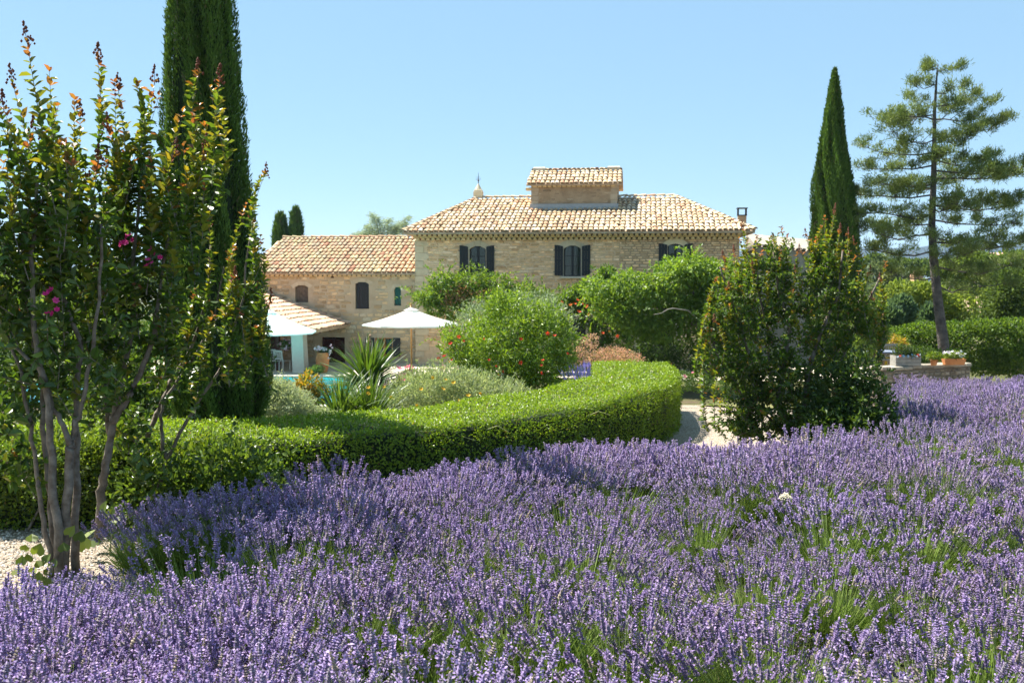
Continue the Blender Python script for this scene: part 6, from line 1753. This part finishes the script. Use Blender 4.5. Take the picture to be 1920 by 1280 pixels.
# ------------------------------------------------------------------ trees beyond the garden
def far_tree(name, label, px, d, rows_, n, ln, cols, cat='tree', group='trees beyond the garden', dens=.5, upb=.3):
    b = at(px, d)
    return bush(name, label, cat, b, rel([blob(x, y, rx, ry, d + random.uniform(-.03, .03) * d, rx * .8) for x, y, rx, ry in rows_], b), n, ln, ln * .55, cols, 'leaf_matte', upb, .8, dens, part='crown', group=group, stems=3)
YG = [(.15, .19, .035), (.18, .22, .045), (.12, .165, .03)]; DG = [(.05, .08, .02), (.07, .105, .025), (.08, .115, .026)]; MG = [(.10, .145, .03), (.13, .175, .036), (.08, .12, .024)]; GG = [(.10, .13, .07), (.13, .16, .09), (.08, .11, .05)]
far_tree('scrub_tree', 'bright yellow-green bushes seen through the bare pine trunk area', 1715, 48, [(1715, 570, 70, 40), (1680, 590, 40, 30), (1760, 590, 50, 35), (1740, 550, 35, 22), (1690, 550, 30, 25), (1820, 580, 60, 40)], 9000, .22, YG)
far_tree('dark_oak', 'dark oak at the right edge of the picture', 1905, 40, [(1905, 560, 50, 60), (1880, 590, 40, 35), (1930, 540, 40, 50), (1890, 520, 35, 35), (1850, 610, 40, 20)], 9000, .18, DG)
far_tree('far_tree', 'mid-green tree below the orange roof at the right edge', 1860, 60, [(1850, 515, 60, 35), (1800, 520, 45, 35), (1900, 500, 45, 30), (1830, 490, 35, 16), (1780, 505, 30, 16)], 8000, .28, MG)
far_tree('far_tree', 'grey-green olive tree between the slim cypress and the pine', 1680, 75, [(1680, 530, 40, 30), (1650, 520, 30, 30), (1710, 545, 35, 25), (1640, 560, 30, 30)], 5000, .32, GG)
far_tree('far_tree', 'distant dark tree line below the blue hills', 1700, 130, [(1650, 500, 35, 12), (1690, 497, 35, 10), (1730, 500, 35, 12), (1640, 490, 20, 14), (1770, 505, 40, 14), (1840, 500, 60, 14), (1920, 495, 60, 16)], 8000, .55, DG)
far_tree('far_tree', 'grey-green tall reeds left of the pine trunk', 1690, 42, [(1690, 590, 22, 30), (1670, 600, 18, 22), (1745, 600, 16, 26)], 2600, .30, [(.09, .14, .08), (.06, .10, .05)], upb=1.6)
# left: trees behind the crape myrtles
far_tree('far_tree', 'broad mid-green tree behind the left crape myrtles', 120, 34, [(100, 620, 120, 90), (0, 600, 100, 90), (210, 640, 90, 80), (-80, 620, 90, 90), (290, 660, 60, 60)], 12000, .20, MG)
far_tree('far_tree', 'blue-green shrub behind the hedge left of the tall cypress', 262, 16, [(262, 740, 40, 50), (230, 750, 35, 45), (300, 760, 30, 40)], 4000, .07, GG, 'shrub', None)
far_tree('far_tree', 'dark tree line far behind the left crape myrtles', 150, 110, [(50, 520, 120, 22), (200, 525, 100, 20), (320, 522, 80, 20), (-80, 515, 90, 25)], 8000, .5, DG)
bush('tall_shrub', 'dark leafy shrub behind the hedge on the far left', 'shrub', at(60, 12.5), rel([blob(60, 730, 90, 60, 12.5, 60), blob(-30, 720, 80, 70, 12.6, 60), blob(140, 740, 70, 50, 12.4, 60), blob(30, 660, 60, 50, 12.8, 60)], at(60, 12.5)), 7000, .07, .035, [(.04, .075, .015), (.055, .095, .02), (.07, .115, .02)], 'leaf_gloss', .3, .8, .4)
bush('tall_shrub', 'dark leafy shrub behind the hedge between the pale trunk and the tall cypress', 'shrub', at(220, 12.8), rel([blob(220, 745, 60, 45, 12.8, 50), blob(280, 750, 50, 45, 12.9, 50), blob(240, 690, 40, 40, 13.0, 50)], at(220, 12.8)), 4500, .07, .035, [(.05, .085, .018), (.06, .10, .02), (.08, .12, .025)], 'leaf_gloss', .3, .8, .4)
# pale cedar behind the wing
d = 60; b = at(720, d)
ce = thing('cedar_tree', 'pale blue-green cedar whose top shows behind the wing roof', 'tree', b)
pts_, dirs_ = [], []
lm_ = MB(); Pc = lambda x, y: P(x, y, d) - b
lm_.tube([(0, 0, -.2), Pc(718, 520), Pc(716, 440)], [.3, .22, .12], 8)
for a_, e_ in (((714, 450), (697, 400)), ((712, 445), (680, 438)), ((725, 450), (768, 406)), ((715, 445), (730, 412)), ((705, 448), (672, 444)), ((735, 450), (752, 430)), ((716, 442), (705, 408)), ((722, 446), (745, 425)), ((708, 446), (688, 425)), ((712, 450), (660, 441)), ((730, 448), (760, 418))):
    p0, p1 = Pc(*a_), Pc(*e_); mid = (p0 + p1) / 2 + np.array([0, 0, .25]); lm_.tube([p0, mid, p1], [.035, .025, .01], 5, False)
    for f in np.linspace(.1, 1, 90):
        q = p0 * (1 - f) ** 2 + 2 * f * (1 - f) * (mid) + p1 * f * f
        for _ in range(9): pts_.append(q + rng.normal(0, 1, 3) * np.array([.30, .35, .22]) * (1.3 - f)); dirs_.append(unit(unit(p1 - p0) * .6 + np.array([rng.normal(0, .5), rng.normal(0, .5), -.5])))
lm_.build('trunk', M['bark'], ce, True)
n = len(pts_); leaves('crown', np.array(pts_), np.array(dirs_), rand_dirs(n), rng.uniform(.12, .26, n), .024, pal(n, [(.24, .30, .24), (.19, .25, .20), (.30, .35, .28)]), M['leaf_matte'], ce)
# neighbouring buildings
def small_house(label, px, py_top, py_eave, hw, d, wallc, roofc):
    b = at(px, d); w = 2 * hw * mpp(d); h = P(px, py_eave, d)[2] - b[2]; rt = P(px, py_top, d)[2] - b[2]
    t = thing('far_house', label, 'house', b, .2)
    MB().box((0, 0, h / 2 - .2), (w, w * .7, h + .4)).build('wall', mat_plain('far_wall', wallc, .9, .2), t)
    rf = MB().prism([(-w * .55, h), (w * .55, h), (w * .55, h + .15), (0, rt), (-w * .55, h + .15)], -w * .4, w * .4).build('roof', mat_noise('far_roof', tuple(c * .8 for c in roofc), roofc, 1.5, .9, .3), t)
    for x in (-.25, .25): MB().box((w * x, -w * .352, h * .62), (w * .13, .05, h * .2)).build('window', M['charcoal'], t)
small_house('distant house with a pink roof among trees at the right edge', 1862, 474, 492, 45, 120, (.55, .40, .28), (.60, .36, .25))
small_house('narrow orange-walled house glimpsed left of the pine trunk', 1715, 508, 522, 9, 70, (.62, .40, .22), (.50, .28, .18))
# stone outbuilding to the right of the farmhouse
ob = thing('outbuilding', 'grey stone outbuilding with a tile edge right of the farmhouse', 'building', HO, -TH)
oa, oz = hl(1418, 462, 3.0); oc, oz2 = hl(1560, 476, 3.0)
mb = MB(); mb.add([(oa, 3, -.5), (oc, 3, -.5), (oc, 8, -.5), (oa, 8, -.5), (oa, 3, oz), (oc, 3, oz2), (oc, 8, oz2 + .8), (oa, 8, oz + .8)], [(0, 3, 2, 1), (4, 5, 6, 7), (0, 1, 5, 4), (1, 2, 6, 5), (2, 3, 7, 6), (3, 0, 4, 7)])
ow = mb.build('wall', M['house_grey'] if 'house_grey' in M else M.setdefault('house_grey', mat_noise('grey_rubble', (.24, .21, .17), (.40, .36, .29), 3, .95, .8, .05, 8)), ob)
ms = []; a_ = np.array([oa, 2.85, oz + .02]); c_ = np.array([oc, 2.85, oz2 + .02]); dr = unit(c_ - a_)
for i in range(int(np.linalg.norm(c_ - a_) / .26)): ms.append(frame4(a_ + dr * (i * .26 + .13), dr, np.array([0, 1, 0.]), np.cross(dr, np.array([0, 1., 0]))))
pieces(TILE_WING, ms, [random.randrange(len(TILE_WING)) for _ in ms], 300, 'tile', '', ob, M['tile'])
# broad-leaved seedlings round the crape myrtle feet
b = at(70, 7.0)
sd = thing('seedling_plant', 'yellow-green heart-leaved seedlings at the foot of the stem clump', 'plant', b)
for i, (px, py) in enumerate([(45, 1030), (60, 1012), (70, 1035), (52, 1050), (75, 1060), (60, 1072), (85, 1050), (40, 1055), (90, 1075), (72, 1085), (100, 1060), (55, 1090), (110, 1085), (85, 1095), (130, 1000), (148, 1010), (120, 1030), (30, 1075)]):
    c_ = P(px, py, 7.0 + random.uniform(-.25, .2)) - b; s_ = random.uniform(.035, .055)
    pts_ = [(0, -.15), (.45, -.45), (.9, -.1), (.85, .45), (.4, .9), (0, 1.3), (-.4, .9), (-.85, .45), (-.9, -.1), (-.45, -.45)]
    V = [(x_ * s_, y_ * s_, abs(x_) * s_ * .25) for x_, y_ in pts_] + [(0, .3 * s_, 0)]
    o = mk('leaf', np.array(V), [(10, k, (k + 1) % 10) for k in range(10)], M['leaf'], sd, col=np.tile(pal(1, [(.20, .24, .03), (.15, .20, .03), (.10, .15, .03)])[0], (11, 1)))
    o.location = [float(v) for v in c_]; o.rotation_euler = (random.uniform(.5, 1.3), random.uniform(-.4, .4), random.uniform(-.9, .9))
mb = MB()
for i in range(7):
    e_ = P(random.uniform(40, 110), random.uniform(1020, 1080), 7.0) - b; mb.tube([(e_[0] * .5, e_[1] * .5, 0), (e_[0] * .8, e_[1], e_[2] * .6), e_], [.004, .003, .002], 4)
mb.build('stem', M['bark'], sd)
b = at(205, 7.9)
sd2 = thing('seedling_plant', 'broad green leaves sprouting at the foot of the pale leaning trunk', 'plant', b)
for i, (px, py) in enumerate([(205, 968), (220, 960), (212, 980), (225, 975), (165, 1005), (180, 1020), (160, 1025), (195, 955)]):
    c_ = P(px, py, 7.85 + random.uniform(-.2, .1)) - b; s_ = random.uniform(.05, .075)
    pts_ = [(0, -.15), (.45, -.45), (.9, -.1), (.85, .45), (.4, .9), (0, 1.3), (-.4, .9), (-.85, .45), (-.9, -.1), (-.45, -.45)]
    V = [(x_ * s_, y_ * s_, abs(x_) * s_ * .25) for x_, y_ in pts_] + [(0, .3 * s_, 0)]
    o = mk('leaf', np.array(V), [(10, k, (k + 1) % 10) for k in range(10)], M['leaf'], sd2, col=np.tile(pal(1, [(.12, .17, .03), (.08, .13, .025), (.16, .21, .03)])[0], (11, 1)))
    o.location = [float(v) for v in c_]; o.rotation_euler = (random.uniform(.4, 1.3), random.uniform(-.4, .4), random.uniform(-.9, .9))
MB().tube([(0, 0, 0), (.02, 0, .15), (.05, -.02, .3)], [.006, .005, .003], 5).build('stem', M['bark'], sd2)

# ------------------------------------------------------------------ the air: a thin even haze round everything
HX_, HY0, HY1, HZ0, HZ1 = 4200, -80, 3400, -34, 88
m = bpy.data.materials.new('air'); m.use_nodes = True; N = m.node_tree.nodes; L = m.node_tree.links
N.remove(N['Principled BSDF']); pv = N.new('ShaderNodeVolumePrincipled'); pv.inputs['Color'].default_value = (.42, .66, 1.0, 1); pv.inputs['Density'].default_value = .00010; pv.inputs['Anisotropy'].default_value = .2
L.new(pv.outputs[0], N['Material Output'].inputs['Volume'])
hz = MB().box((0, (HY0 + HY1) / 2, (HZ0 + HZ1) / 2), (2 * HX_, HY1 - HY0, HZ1 - HZ0)).build('haze', m)
tag(hz, 'thin blue haze of the summer air over the valley', 'haze', kind='stuff')
